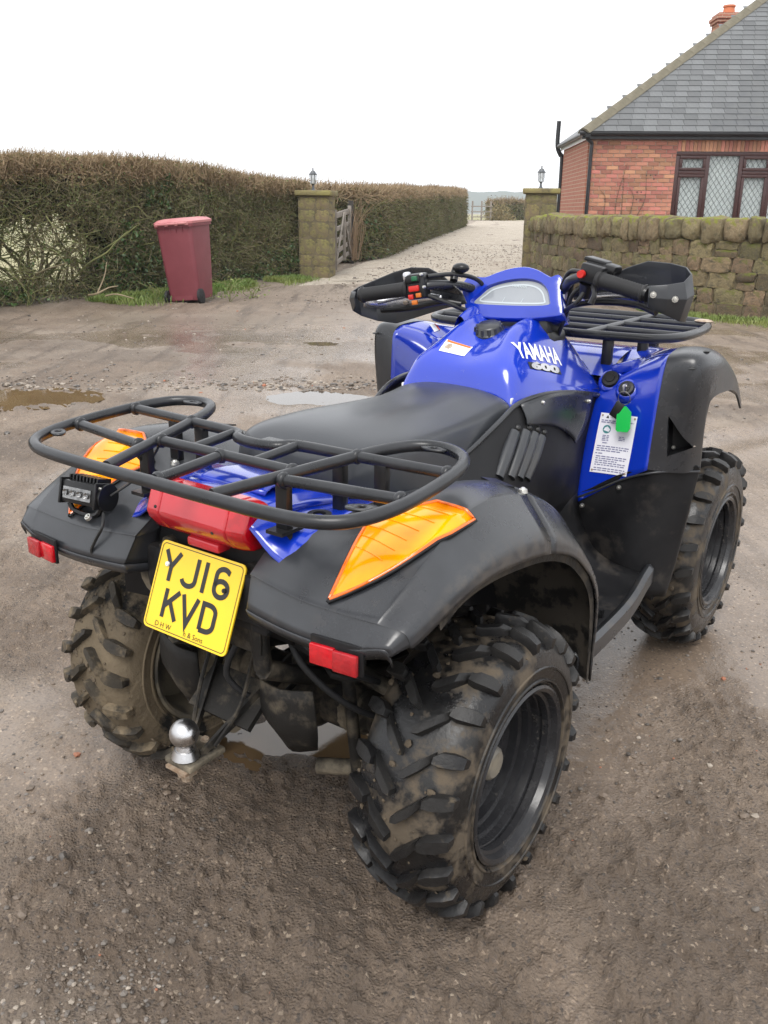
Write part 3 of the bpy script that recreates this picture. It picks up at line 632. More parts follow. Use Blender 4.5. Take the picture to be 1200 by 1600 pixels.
def zt1(s): return np.interp(s, [0, 6.0, 8.2, 9.8, 11.5, 13.5], [1.74, 1.74, 1.90, 1.90, 1.82, 1.70])+.17*(fbm(s*1.4, s*0+1.5, 3, 3)-.5)
def gap1(s, h):   # thin, gappy stretch low down at the left-hand end
    g1 = np.exp(-((s-7.75)/.75)**2-((h-.36)/.24)**2)*1.15; g2 = np.exp(-((s-6.5)/.8)**2-((h-.46)/.22)**2)*1.1
    return np.clip(np.maximum(g1, g2)*(1.7*fbm(s*3.2, h*6, 3, 19)+.02), 0, .97)
hd1, hpos, htot = hedge('overgrown near hedge with bare tangled gap behind the maroon wheelie bin', PATH1, zt1, 1.15, 62000, 52000, 1.0, gap1, 42000)
# thicker stems and mossy branches of the near hedge
for i in range(64):
    s0 = nrg.uniform(4.5, htot-.1) if i > 34 else nrg.uniform(5.2, 9.2); x, y, t = hpos(np.array(s0)); n_x, n_y = -t[1], t[0]; d0 = nrg.uniform(.25, .85)
    p = np.array([x+n_x*d0, y+n_y*d0, .05]); pts = [p.copy()]; dv = np.array([nrg.normal(0, .5), nrg.normal(0, .5), 1.1])
    for k in range(6):
        dv = dv+nrg.normal(0, .45, 3)*[1, 1, .5]; dv[2] = max(dv[2], .1 if k > 1 else .5); stp = dv/np.linalg.norm(dv)*nrg.uniform(.16, .30); p = p+stp
        if p[2] > 1.65: break
        pts.append(p.copy())
    if len(pts) < 3: continue
    rs = np.linspace(nrg.uniform(.018, .038), .008, len(pts)); b = MB(); b.tube(pts, list(rs), 6, n=3); b.build('branch', M['twig_g'] if i % 3 else M['twig'], hd1, 60)
# finer bare side branches that cross the gap
b = MB()
for i in range(300):
    s0 = nrg.uniform(5.2, 9.0); x, y, t = hpos(np.array(s0)); d0 = nrg.uniform(.0, .9); p = np.array([x-t[1]*d0, y+t[0]*d0, nrg.uniform(.25, 1.2)]); dv = nrg.normal(0, 1, 3)*[1, 1, .6]; pts = [p]
    for k in range(4): dv = dv/np.linalg.norm(dv)+nrg.normal(0, .45, 3); p = p+dv/np.linalg.norm(dv)*nrg.uniform(.08, .18); pts.append(p)
    b.tube(pts, list(np.linspace(nrg.uniform(.006, .013), .003, 5)), 5, n=2)
o = b.build('bare_branches', M['twig_g'], hd1, 60); o['kind'] = 'stuff'
PATH2 = [(-1.75, 17.9), (-1.45, 20.2), (-.55, 21.9), (.02, 23.6)]+[(drive_left(y)-.12, y) for y in (28, 34, 41, 49.5)]
hd2, _, _ = hedge('long clipped hedge receding along the driveway beyond the wooden gate', PATH2, lambda s: np.interp(s, [0, 33], [1.60, 1.80])+.04*np.sin(s*.8)+.08*(fbm(s*.7, s*0, 3, 8)-.5), 1.3, 46000, 36000, 1.9, None, 9000)
hd3, _, _ = hedge('distant low hedge across the field end past the driveway', [(7.6, 71), (16, 69.5), (26, 69)], lambda s: 1.35+.1*np.sin(s*.9), 1.3, 7000, 6000, 3.6, None, 0)

# ---------------------------------------------------------------- grass verges (uncountable)
def grass(label, cx, n, fn, hgt, m):
    x, y = fn(n); z = H(x, y); A = np.stack([x, y, z-.01], 1); lean = nrg.normal(0, .4, (n, 2)); h = nrg.uniform(.4, 1, n)*hgt
    side = nrg.normal(0, 1, (n, 2)); side /= np.linalg.norm(side, axis=1, keepdims=True); w = nrg.uniform(.003, .007, n)[:, None]
    s3 = np.concatenate([side*w, np.zeros((n, 1))], 1); B = A+np.stack([lean[:, 0]*h*.4, lean[:, 1]*h*.4, h*.6], 1); C = A+np.stack([lean[:, 0]*h, lean[:, 1]*h, h*.95], 1)
    V = np.stack([A-s3, A+s3, B+s3*.8, B-s3*.8, C], 1).reshape(-1, 3); b_ = (np.arange(n)*5)[:, None]
    T = np.concatenate([b_+np.array([[0, 1, 2]]), b_+np.array([[0, 2, 3]]), b_+np.array([[3, 2, 4]])])
    tag(fast_mesh('grass', V, T, m, None, 'stuff'), label, 'grass', kind='stuff')
def near_bin(n):
    t = nrg.uniform(0, 1, n); y = 11.9+t*4.6; x = -4.75+(y-10.8)*.5+.10+np.abs(nrg.normal(0, .30, n))*(1-.3*t)+.1
    k = fbm(x*2, y*2, 3, 31) > .36; return x[k], y[k]
def near_wall(n):
    t = nrg.uniform(0, 1, n); x = 3.35+t*4.2; y = np.interp(x, [3.35, 3.6, 4.1, 4.7, 5.5, 6.7, 8], [12.0, 11.45, 10.75, 10.32, 10.05, 9.9, 9.85])-np.abs(nrg.normal(.02, .22, n)); return x, y
class _N: pass
def grass2(label, n, fn, hgt, m):
    x, y = fn(n); grass(label, 0, len(x), lambda k: (x, y), hgt, m)
grass2('rough green grass at the hedge foot beside the bin', 14000, near_bin, .13, M['grass'])
grass2('narrow strip of grass along the foot of the stone wall', 9000, near_wall, .10, M['grass'])
# fallen stick and weeds at the hedge foot
b = MB(); zs = .13
b.tube([(-3.95, 11.9, zs), (-3.80, 11.8, zs+.03), (-3.66, 11.85, zs+.10), (-3.55, 11.9, zs+.12)], [.016, .014, .010, .006], 6); b.tube([(-3.80, 11.8, zs+.03), (-3.72, 11.9, zs+.24), (-3.70, 12.0, zs+.42)], [.012, .008, .005], 6)
b.tube([(-3.70, 11.82, zs), (-3.52, 11.72, zs+.03), (-3.3, 11.7, zs-.02)], [.011, .010, .006], 6)
tag(b.build('fallen_branch', mat('pale_stick', (.24, .19, .12), .85), None, 60), 'pale dry branch lying at the foot of the hedge gap', 'branch')
def weed(name, x, y, n, h, m, label):
    z0 = float(H(np.array([x]), np.array([y]))[0]); b = MB()
    Pc = np.stack([x+nrg.normal(0, .12, n), y+nrg.normal(0, .10, n), z0+nrg.uniform(.02, h, n)], 1); V, F = leaf_batch(Pc, nrg.uniform(.012, .028, n), .6)
    o = empty(name, None, (0, 0, 0)); tag(o, label, 'plant'); fast_mesh('leaves', V, F, m, None, None).parent = o
    for k in range(6): b.tube([(x, y, z0-.01), (x+nrg.normal(0, .06), y+nrg.normal(0, .06), z0+h*.5), (x+nrg.normal(0, .12), y+nrg.normal(0, .1), z0+h*.9)], .004, 5)
    b.build('stem', M['twig_g'], o)
weed('weed', -2.20, 12.6, 60, .34, M['grass'], 'leafy green weed just right of the maroon bin')
weed('weed', -1.95, 13.1, 50, .22, M['grass'], 'low weed in the verge between bin and pillar')
weed('weed', -4.45, 11.15, 40, .24, M['ivy'], 'broad-leaved weed under the hedge gap left of the bin')
weed('weed', -3.20, 12.3, 60, .30, M['ivy'], 'ivy clump at the left wheel of the bin')

# ---------------------------------------------------------------- wheelie bin
def wheelie_bin():
    o = empty('wheelie_bin', None, (-2.74, 12.62, float(H(np.array([-2.74]), np.array([12.62]))[0])-.02), R(-12)); o.rotation_euler = (R(2), R(-4.5), R(-13)); o.scale = (.92, .95, 1.06)
    tag(o, 'maroon plastic wheelie bin leaning slightly in front of the hedge', 'wheelie bin')
    def ringp(z, wx, y0, y1, r=.06, n=5):
        P_ = []
        for cx, cy, a0 in ((wx-r, y1-r, 0), (-wx+r, y1-r, 90), (-wx+r, y0+r, 180), (wx-r, y0+r, 270)):
            for k in range(n+1): a = R(a0+90*k/n); P_.append((cx+r*math.cos(a), cy+r*math.sin(a), z))
        return P_
    rings = [ringp(.05, .242, -.215, .28), ringp(.10, .248, -.225, .30), ringp(.60, .270, -.248, .38), ringp(.97, .285, -.26, .43), ringp(.985, .285, -.26, .43)]
    V = sum(rings, []); n = 24; F = [(i*n+j, i*n+(j+1) % n, (i+1)*n+(j+1) % n, (i+1)*n+j) for i in range(4) for j in range(n)]; F.append(tuple(range(n))[::-1])
    newobj('body', V, F, M['bin'], o, 40)
    b = MB(); R2 = [ringp(.965, .305, -.28, .45), ringp(1.0, .308, -.283, .453), ringp(1.0, .28, -.25, .42)]; V = sum(R2, []); b.add(V, [(i*n+j, i*n+(j+1) % n, (i+1)*n+(j+1) % n, (i+1)*n+j) for i in range(2) for j in range(n)])
    for k in range(6): b.box((-.25+.1*k, -.262, .935), (.006, .02, .06))
    b.build('rim', M['bin'], o, 40)
    R3 = [ringp(1.002, .315, -.27, .47), ringp(1.03, .318, -.27, .475), ringp(1.062, .27, -.23, .42), ringp(1.075, .18, -.15, .33)]; V = sum(R3, []); F = [(i*n+j, i*n+(j+1) % n, (i+1)*n+(j+1) % n, (i+1)*n+j) for i in range(3) for j in range(n)]; F.append(tuple(range(3*n, 4*n)))
    newobj('lid', V, F, M['binlid'], o, 35)
    b = MB(); b.tube([(-.25, -.30, 1.01), (.25, -.30, 1.01)], .016, 10, smooth=False)
    for x in (-.24, -.08, .08, .24): b.box((x, -.285, 1.01), (.05, .05, .05), b=.008)
    b.build('handle', M['binlid'], o)
    b = MB(); b.box((0, -.222, .085), (.30, .012, .05)); b.build('foot_panel', M['bin'], o)
    b = MB(); b.box((-.0, -.214, .135), (.13, .02, .075), b=.006); b.build('step_recess', M['dark'], o)
    b = MB(); b.cyl((-.27, -.205, .09), (.27, -.205, .09), .011); b.build('axle', M['steel'], o)
    for s in (-1, 1):
        b = MB(); b.lathe([(-.024, .03), (-.026, .085), (-.02, .098), (.02, .098), (.026, .085), (.024, .03), (.03, .028), (.03, 0)], Matrix.Translation((s*.268, -.205, .095)), 24); b.build('wheel', M['rubber'], o)
wheelie_bin()

# ---------------------------------------------------------------- shared stone pieces
def stone_variant(seed, n=4, pw_=3.2, amp=.10):
    bm = bmesh.new(); bmesh.ops.create_cube(bm, size=2); bmesh.ops.subdivide_edges(bm, edges=bm.edges[:], cuts=n-1, use_grid_fill=True)
    off = Vector((seed*3.7, seed*1.3, seed*2.1))
    for v in bm.verts:
        p = v.co; l = (abs(p.x)**pw_+abs(p.y)**pw_+abs(p.z)**pw_)**(1/pw_); q = p/l
        q = q*(1+amp*mnoise.noise(q*1.3+off)+amp*.6*mnoise.noise(q*3.1+off)); q = q+Vector((mnoise.noise(q*.9+off*2), mnoise.noise(q*.9+off*3), mnoise.noise(q*.9-off)))*amp*1.1; v.co = q*.5
    me = bpy.data.meshes.new('stone'); bm.to_mesh(me); bm.free(); me.polygons.foreach_set('use_smooth', [pw_ < 20]*len(me.polygons)); me.set_sharp_from_angle(angle=R(38)); return me
SV = [stone_variant(i, 5, 7., .11) for i in range(14)]; 
for me in SV: me.materials.append(M['stone'])
CV = [stone_variant(20+i, 5, 5.5, .14) for i in range(10)]
for me in CV: me.materials.append(M['stone_top'])
BV = [stone_variant(40+i, 5, 26., .012) for i in range(4)]
for me in BV: me.materials.append(M['pillar'])
# ---------------------------------------------------------------- gate pillars and lanterns
def pillar(x, y, rz_, label, zt, w, d):
    o = empty('gate_pillar', None, (x, y, float(rise(np.array(y)))-.03), rz_); tag(o, label, 'gate pillar', 'stone pillars either side of the driveway')
    b = MB(); b.box((0, 0, zt/2-.06), (w-.014, d-.014, zt-.12)); b.build('core', M['mortar'], o)
    z = 0.; k = 0; r_ = random.Random(int(abs(x)*100))
    while z < zt-.2:
        h = min(r_.uniform(.20, .30), zt-.13-z); split = r_.uniform(.35, .65)
        for (sx, cx_) in ((split, -.5+split/2), (1-split, .5-(1-split)/2)):
            m4 = Matrix.Translation((cx_*w, 0, z+h/2)) @ Matrix.Diagonal((sx*w-.005, d, h-.006, 1)); inst('stone', BV[r_.randrange(4)], o, m4)
        z += h; k += 1
    b = MB(); b.box((0, 0, zt-.065), (w+.10, d+.10, .09), b=.02); b.build('capstone', M['pillar'], o)
    return o
ZP = 1.60
pillar(-1.30, 17.2, R(-9), 'mossy square stone gate pillar at the end of the near hedge', ZP, .58, .58)
pillar(2.86, 17.2, R(-9), 'stone gate pillar joined to the curved dry-stone wall', ZP+.07, .58, .58)
def lantern(x, y, z, label):
    o = empty('lantern', None, (x, y, z)); tag(o, label, 'lantern', 'lanterns standing on the gate pillars')
    T = Matrix.Rotation(R(-90), 4, 'Y')
    b = MB(); b.lathe([(0, .07), (.012, .07), (.02, .045), (.06, .022), (.11, .018), (.13, .03), (.14, .05)], T, 8); b.build('stand', M['lampmetal'], o, 30)
    b = MB()
    for k in range(6):
        a = math.pi/3*k; b.tube([(.048*math.cos(a), .048*math.sin(a), .14), (.065*math.cos(a), .065*math.sin(a), .30)], .005, 6, smooth=False)
    b.build('cage_bars', M['lampmetal'], o, 30)
    b = MB(); b.lathe([(.145, .044), (.295, .060)], T, 6); b.build('glass', M['lampglass'], o, 20)
    b = MB(); b.ball((0, 0, .22), .022, 12, 8); b.build('bulb', M['white'], o)
    b = MB(); b.lathe([(.295, .078), (.305, .078), (.325, .055), (.355, .04), (.365, .015), (.385, .010), (.40, .014), (.425, .0)], T, 12); b.build('cap', M['lampmetal'], o, 30)
lantern(-1.36, 17.2, ZP-.05, 'black lantern on the left pillar in front of the hedge'); lantern(2.84, 17.2, ZP+.02, 'black lantern on the right pillar beside the brick bungalow')
# ---------------------------------------------------------------- wooden field gate standing open
gt_ = empty('field_gate', None, (0, 0, 0)); tag(gt_, 'weathered five-bar wooden gate standing open behind the left pillar', 'gate')
ga, gb = Vector((-1.02, 17.75, .12)), Vector((-.86, 20.9, .22)); gd = gb-ga
def plank(a, b_, w, t, m, parent, name, side=None):
    a, b_ = Vector(a), Vector(b_); d = (b_-a); L_ = d.length; q = d.to_track_quat('X', 'Z').to_matrix()
    bb = MB(); bb.box((0, 0, 0), (L_, t, w), b=.006); o = bb.build(name, m, parent); o.matrix_basis = Matrix.Translation((a+b_)/2) @ q.to_4x4(); return o
for k, (z, w) in enumerate(((.10, .085), (.31, .085), (.52, .085), (.74, .085), (1.0, .11))): plank(ga+Vector((0, 0, z)), gb+Vector((0, 0, z)), w, .035, M['wood'], gt_, 'rail')
for f_ in (.0, 1.0): plank(ga+gd*f_+Vector((.02, 0, .0)), ga+gd*f_+Vector((.02, 0, 1.12)), .085, .05, M['wood'], gt_, 'stile')
plank(ga+gd*.02+Vector((.04, 0, .12)), ga+gd*.52+Vector((.04, 0, 1.0)), .07, .03, M['wood'], gt_, 'brace'); plank(ga+gd*.98+Vector((.04, 0, .12)), ga+gd*.52+Vector((.04, 0, 1.0)), .07, .03, M['wood'], gt_, 'brace')
plank(ga+gd*.52+Vector((.045, 0, .05)), ga+gd*.52+Vector((.045, 0, 1.02)), .07, .03, M['wood'], gt_, 'brace')
b = MB(); b.box((-.82, 21.05, .72), (.13, .13, 1.45), b=.01); tag(b.build('gate_post', M['darkwood'], None), 'dark wooden post at the far end of the open gate', 'post')
b = MB()
for i in range(42):
    x0, y0 = -.74+nrg.normal(0, .07), 21.15+nrg.normal(0, .22); b.tube([(x0, y0, .15), (x0+nrg.normal(.02, .08), y0+nrg.normal(0, .1), .9), (x0+nrg.normal(.06, .22), y0+nrg.normal(0, .2), nrg.uniform(1.1, 1.65))], [.007, .005, .002], 5, n=2)
bs = empty('bare_shrub', None); tag(bs, 'brown bare-stemmed shrub growing behind the open gate', 'shrub'); b.build('stems', mat('brown_stems', (.22, .15, .09), .85), bs, 60)

# ---------------------------------------------------------------- dry-stone wall
WP = crom(np.array([(2.80, 16.85), (2.82, 15.7), (2.92, 14.4), (3.14, 13.2), (3.52, 12.1), (4.05, 11.25), (4.7, 10.78), (5.5, 10.52), (6.7, 10.38), (8.6, 10.32)]), 10); WL = np.r_[0, np.cumsum(np.linalg.norm(np.diff(WP, axis=0), axis=1))]
def wpos(s):
    p = np.array([np.interp(s, WL, WP[:, k]) for k in (0, 1)]); p2 = np.array([np.interp(s+.05, WL, WP[:, k]) for k in (0, 1)]); p1 = np.array([np.interp(s-.05, WL, WP[:, k]) for k in (0, 1)])
    t = (p2-p1)/np.linalg.norm(p2-p1); return p, t, np.array([t[1], -t[0]])
wall = empty('stone_wall', None); tag(wall, 'curved dry-stone garden wall with mossy rounded coping stones', 'stone wall')
V = []; F = []
ks = np.arange(0, WL[-1], .15)
for i, s in enumerate(ks):
    p, t, n = wpos(s)
    for (o_, z) in ((.125, -.05), (.115, .92), (-.17, .92), (-.19, -.05)): V.append((p[0]+n[0]*o_, p[1]+n[1]*o_, z))
    if i: F += [((i-1)*4+k, i*4+k, i*4+(k+1) % 4, (i-1)*4+(k+1) % 4) for k in range(4)]
newobj('wall_core', V, F, M['mortar'], wall, None)
def wstone(s, z, w, h, dep, off, meshes, r_, tilt=0):
    p, t, n = wpos(s); m4 = Matrix((Vector((t[0], t[1], 0)), Vector((n[0], n[1], 0)), Vector((0, 0, 1)))).transposed().to_4x4()
    m4.translation = Vector((p[0]+n[0]*off, p[1]+n[1]*off, z)); m4 = m4 @ Matrix.Rotation(tilt, 4, 'Y') @ Matrix.Diagonal((w, dep, h, 1)); inst('stone', meshes[r_.randrange(len(meshes))], wall, m4)
r_ = random.Random(5); TOT = WL[-1]-.9
for (z0, h) in ((-.03, .20), (.16, .19), (.34, .21), (.54, .18), (.71, .20)):
    s = .05+r_.uniform(0, .1)
    while s < TOT:
        w = r_.choice((r_.uniform(.13, .24), r_.uniform(.2, .34), r_.uniform(.3, .46)))
        if r_.random() < .16 and h > .18:      # two thin stones instead of one block
            for kk in (0, 1): wstone(s+w/2, z0+h*(.25+.5*kk), w*1.02, h*.53, .16, .072+r_.uniform(-.012, .012), SV, r_, r_.uniform(-.05, .05))
        else: wstone(s+w/2, z0+h/2+r_.uniform(-.01, .01), w*1.04, h*1.06, .16, .072+r_.uniform(-.014, .014), SV, r_, r_.uniform(-.10, .10))
        s += w
s = .02
while s < TOT:
    w = r_.uniform(.11, .27); wstone(s+w/2, 1.03+r_.uniform(-.015, .012), w*1.08, .29*r_.uniform(.86, 1.14), .46, -.03, CV, r_, r_.uniform(-.12, .12)); s += w
# ---------------------------------------------------------------- brick bungalow
HK = Vector((3.967, 18.4, 0)); HTH = math.atan(.05)
house = empty('bungalow', None, HK, -HTH); tag(house, 'red brick bungalow with grey slate hipped roof behind the stone wall', 'house')
EZ, HW, HD = 2.60, 8.8, 3.5          # eaves height, frontage, depth of the near wing
# walls: front is real bricks on a mortar bed, with the window opening left free
WX0, WX1, WZ0, WZ1 = 1.66, 4.10, .95, 2.365
fw_ = MB(); T_ = .10
for (x0, x1, z0, z1) in ((0, WX0, 0, EZ), (WX1, HW, 0, EZ), (WX0, WX1, 0, WZ0), (WX0, WX1, WZ1, EZ)):
    fw_.box(((x0+x1)/2, T_/2+.012, (z0+z1)/2), (x1-x0, T_, z1-z0))
front = fw_.build('front_wall', M['brickmortar'], house, None)
BRK = []
for i in range(3):
    bm = bmesh.new(); bmesh.ops.create_cube(bm, size=1); me = bpy.data.meshes.new('brick'); bm.to_mesh(me); bm.free(); me.materials.append(M['brick']); BRK.append(me)
nb = 0; r_ = random.Random(2); restb = MB()
def brick(x, y, z, w, h, rot=0):
    global nb
    if x+w/2 < 4.4 and z > 1.10 and nb < 298:
        inst('brick', BRK[0], front, Matrix.Translation((x, y+r_.uniform(-.0015, .0015), z)) @ Matrix.Diagonal((w, .05, h, 1))); nb += 1
    else: restb.box((x, y, z), (w, .05, h))
z = .0; row = 0
while z < EZ-.04:
    x = -.0 if row % 2 == 0 else -.1125
    while x < HW:
        a, c = max(x, 0.0)+.005, min(x+.2205, HW)-.005
        zz = z+.0375
        parts = [(a, c)]
        if WZ0-.03 < zz < WZ1+.22: parts = [(p, q_) for p, q_ in ((a, min(c, WX0-.005)), (max(a, WX1+.005), c))]
        for p, q_ in parts:
            if q_-p > .03: brick((p+q_)/2, .018, zz, q_-p, .064)
        x += .225
    z += .075; row += 1
x = WX0+.004
while x < WX1:
    brick(x+.036, .016, WZ1+.108, .064, .205); x += .075
restb.build('brick_mass', M['brick'], front, None)['kind'] = 'stuff'
# dark weep holes / vents low on the front wall
for (x, zz) in ((1.12, 1.93), (1.20, 1.93), (1.27, 1.86), (1.30, 1.93), (.97, 1.62), (1.05, 1.62), (.97, 1.48), (1.06, 1.48)):
    b = MB(); b.box((x, -.008, zz), (.022, .006, .026)); b.build('vent_hole', M['dark'], front)
b = MB(); b.box((-.05+.06, HD/2+.06, EZ/2), (.10, HD-.10, EZ)); sidew = b.build('side_wall', M['brickwork'], house, None)
b = MB(); b.box((HW/2+.6, HD+.05, EZ/2), (HW-1.2, .1, EZ)); b.box((.6, HD-.05, EZ/2), (1.2, .1, EZ)); b.build('back_wall', M['brickwork'], house, None)
# narrow windows in the side wall
for yy in (1.35, 2.25):
    w_ = empty('side_window', house); b = MB(); b.box((.005, yy, 1.75), (.03, .34, 1.10)); b.build('frame', M['upvc'], w_); b = MB(); b.box((-.012, yy, 1.75), (.006, .22, .98)); b.build('pane', M['dark'], w_)
# window
win = empty('window', house)
FR = .0
def bar(x0, x1, z0, z1, d=.07, y=.045, nm='frame'):
    b = MB(); b.box(((x0+x1)/2, y, (z0+z1)/2), (x1-x0, d, z1-z0), b=.008); b.build(nm, M['upvc'], win)
bar(WX0, WX1, WZ1-.075, WZ1); bar(WX0, WX1, WZ0, WZ0+.075); bar(WX0, WX0+.075, WZ0+.076, WZ1-.076); bar(WX1-.075, WX1, WZ0+.076, WZ1-.076)
for x in (2.28, 2.92, 3.50): bar(x-.038, x+.038, WZ0+.076, WZ1-.076)
def light(x0, x1, z0, z1, sash=True):
    if sash:
        for (a, c, e, f_) in ((x0, x1, z1-.055, z1), (x0, x1, z0, z0+.055), (x0, x0+.055, z0+.056, z1-.056), (x1-.055, x1, z0+.056, z1-.056)): bar(a, c, e, f_, .05, .022, 'sash')
        x0 += .056; x1 -= .056; z0 += .056; z1 -= .056
    b = MB(); b.box(((x0+x1)/2, .045, (z0+z1)/2), (x1-x0, .006, z1-z0)); pn = b.build('pane', M['pane'], win)
    b = MB(); pitch_x, pitch_z = .105, .15; ii = int((x1-x0)/pitch_x)+int((z1-z0)/pitch_z)+3
    for sgn in (1, -1):
        for k in range(-ii, ii):
            # clip the diagonal to the pane
            pts = []
            xa, za = (x0 if sgn > 0 else x1)+k*pitch_x*sgn, z0
            t0, t1 = 0., (z1-z0)/pitch_z
            lo_ = (x0-xa)/(pitch_x*sgn); hi_ = (x1-xa)/(pitch_x*sgn)
            if lo_ > hi_: lo_, hi_ = hi_, lo_
            t0 = max(t0, lo_); t1 = min(t1, hi_)
            if t1-t0 < .1: continue
            A0 = Vector((xa+t0*pitch_x*sgn, .038+.002*(sgn > 0), za+t0*pitch_z)); A1 = Vector((xa+t1*pitch_x*sgn, .038+.002*(sgn > 0), za+t1*pitch_z))
            b.tube([A0, A1], .0045, 4, smooth=False)
    b.build('lead_lattice', M['lead'], win)
for (a, c) in ((WX0+.076, 2.241), (2.959, 3.461)):
    light(a, c, 2.02, WZ1-.077); light(a, c, WZ0+.077, 1.95); bar(a, c, 1.951, 2.019)
light(2.319, 2.881, WZ0+.077, WZ1-.077, False); light(3.539, WX1-.076, WZ0+.077, WZ1-.077, False)
V = []; F = []
n = 160
for i in range(n+1):
    x = WX0+(WX1-WX0)*i/n; y = .13+.012*math.sin(i*1.1)+.006*math.sin(i*2.7+1)
    for j in range(7): V.append((x, y+.006*math.sin(j+i*.3), WZ0+(WZ1-WZ0)*j/6))
F = [(i*7+j, (i+1)*7+j, (i+1)*7+j+1, i*7+j+1) for i in range(n) for j in range(6)]
newobj('net_curtain', V, F, M['curtain'], win, 60)
b = MB(); b.box(((WX0+WX1)/2, .40, (WZ0+WZ1)/2), (WX1-WX0+.1, .02, WZ1-WZ0+.1)); b.build('room_darkness', M['dark'], win)
# gutter, fascia, pipes
b = MB(); b.box((HW/2-.02, -.10, EZ+.035), (HW+.36, .024, .12)); b.box((HW/2-.02, -.04, EZ-.02), (HW+.1, .11, .02)); b.build('fascia', M['gutter'], house)
b = MB(); b.tube([(-.26, -.165, EZ+.075), (HW, -.165, EZ+.075)], .05, 10, smooth=False); b.build('gutter', M['gutter'], house)
b = MB(); b.tube([(-.165, -.2, EZ+.075), (-.165, HD+.1, EZ+.075)], .05, 10, smooth=False); b.build('gutter', M['gutter'], house)
b = MB(); b.box((-.10, HD/2, EZ+.03), (.02, HD+.1, .10)); b.build('fascia', mat('white_fascia', (.6, .6, .58), .5), house)
b = MB(); b.tube([(-.10, -.15, EZ+.06), (-.10, -.12, EZ-.02), (.0, -.055, EZ-.10), (.0, -.055, EZ-.2)], .036, 10); b.tube([(0, -.055, EZ-.18), (0, -.055, .1)], .036, 10, smooth=False); b.box((-.10, -.16, EZ+.03), (.10, .10, .10), b=.01); b.build('downpipe', M['gutter'], house)
b = MB(); b.tube([(-.19, HD+.05, EZ+.62), (-.19, HD+.05, EZ+.10), (-.10, HD+.05, EZ-.12), (-.06, HD+.05, EZ-.3), (-.06, HD+.05, .1)], .05, 10, n=4); b.build('vent_pipe', M['gutter'], house)
# roof: hipped, pitch .70, front slope covered with single slates
PT = .70; SL = math.hypot(1, PT); OV = .20; RH = 4.7
roof = empty('roof', house)
V = [(-OV, -OV, EZ+.09), (HW+.2, -OV, EZ+.09), (HW+.2, RH, EZ+.09+PT*(RH+OV)), (RH, RH, EZ+.09+PT*(RH+OV)), (-OV, HD+.1, EZ+.09), (HD+.1, HD+.1, EZ+.09+PT*(HD+.1+OV)), (RH, HD+.1, EZ+.09+PT*(HD+.1+OV))]
newobj('roof_deck', V, [(0, 1, 2, 3)], M['slatebase'], roof, None)
newobj('side_slope', [(-OV, -OV, EZ+.105), (HD+.1, HD+.1, EZ+.105+PT*(HD+.1+OV)), (-OV, HD+.1, EZ+.105)], [(0, 1, 2)], M['slate'], roof, None)
newobj('roof_back', [(RH, RH, EZ+.09+PT*(RH+OV)-.01), (HW+.2, RH, EZ+.09+PT*(RH+OV)-.01), (HW+.2, 9.6, EZ), (HD+.3, 9.6, EZ), (HD+.1, HD+.1, EZ+.09+PT*(HD+.1+OV)-.01)], [(0, 1, 2, 3), (0, 3, 4)], M['slatebase'], roof, None)
sm_ = bmesh.new(); bmesh.ops.create_cube(sm_, size=1); sme = bpy.data.meshes.new('slate'); sm_.to_mesh(sme); sm_.free(); sme.materials.append(M['slate'])
slope = Matrix.Rotation(math.atan(PT), 4, 'X'); ns = 0; rs = MB(); GA = .21; r_ = random.Random(9)
nrows = int((RH+OV)*SL/GA)
for i in range(nrows):
    v0 = i*GA; vc = (v0+.15)/SL-OV; x = -OV+v0/SL+.02+(0 if i % 2 else .125); W_ = .25
    xl = -OV+v0/SL+.12
    if x > xl+.08: segs = [(xl, x-.006)]
    else: segs = []
    while x < HW+.1: segs.append((x, x+W_-.006)); x += W_
    for (a, c) in segs:
        m4 = Matrix.Translation((0, -OV, EZ+.095)) @ slope @ Matrix.Translation(((a+c)/2, v0+.135, .012)) @ Matrix.Rotation(R(-2.4)+r_.uniform(-.006, .006), 4, 'X') @ Matrix.Rotation(r_.uniform(-.012, .012), 4, 'Z') @ Matrix.Diagonal((c-a, .29, .009, 1))
        if ns < 298 and c < 2.3+v0*.60: inst('slate', sme, roof, m4); ns += 1
        else: rs.add([m4 @ Vector(p) for p in [(-.5, -.5, -.5), (.5, -.5, -.5), (.5, .5, -.5), (-.5, .5, -.5), (-.5, -.5, .5), (.5, -.5, .5), (.5, .5, .5), (-.5, .5, .5)]], [(3, 2, 1, 0), (4, 5, 6, 7), (0, 1, 5, 4), (1, 2, 6, 5), (2, 3, 7, 6), (3, 0, 4, 7)])
rs.build('slate_mass', M['slate'], roof, None)['kind'] = 'stuff'
ha, hb_ = Vector((-OV, -OV, EZ+.12)), Vector((RH, RH, EZ+.12+PT*(RH+OV))); hd_ = hb_-ha; nh = 16
hq = hd_.to_track_quat('X', 'Z').to_matrix().to_4x4()
for k in range(nh):
    c = ha+hd_*((k+.5)/nh); L_ = hd_.length/nh; b = MB()
    pr = [(-.145, -.055), (-.08, .018), (0, .048), (.08, .018), (.145, -.055), (.11, -.055), (0, .012), (-.11, -.055)]
    V = [(sx*L_*.5, p[0], p[1]) for sx in (-1.03, 1.0) for p in pr]; F = [(i, (i+1) % 8, 8+(i+1) % 8, 8+i) for i in range(8)]+[tuple(range(8))[::-1], tuple(range(8, 16))]
    b.add(V, F); o = b.build('hip_tile', M['hiptile'], roof, 30); o.matrix_basis = Matrix.Translation(c) @ hq @ Matrix.Rotation(R(.4), 4, 'Y')
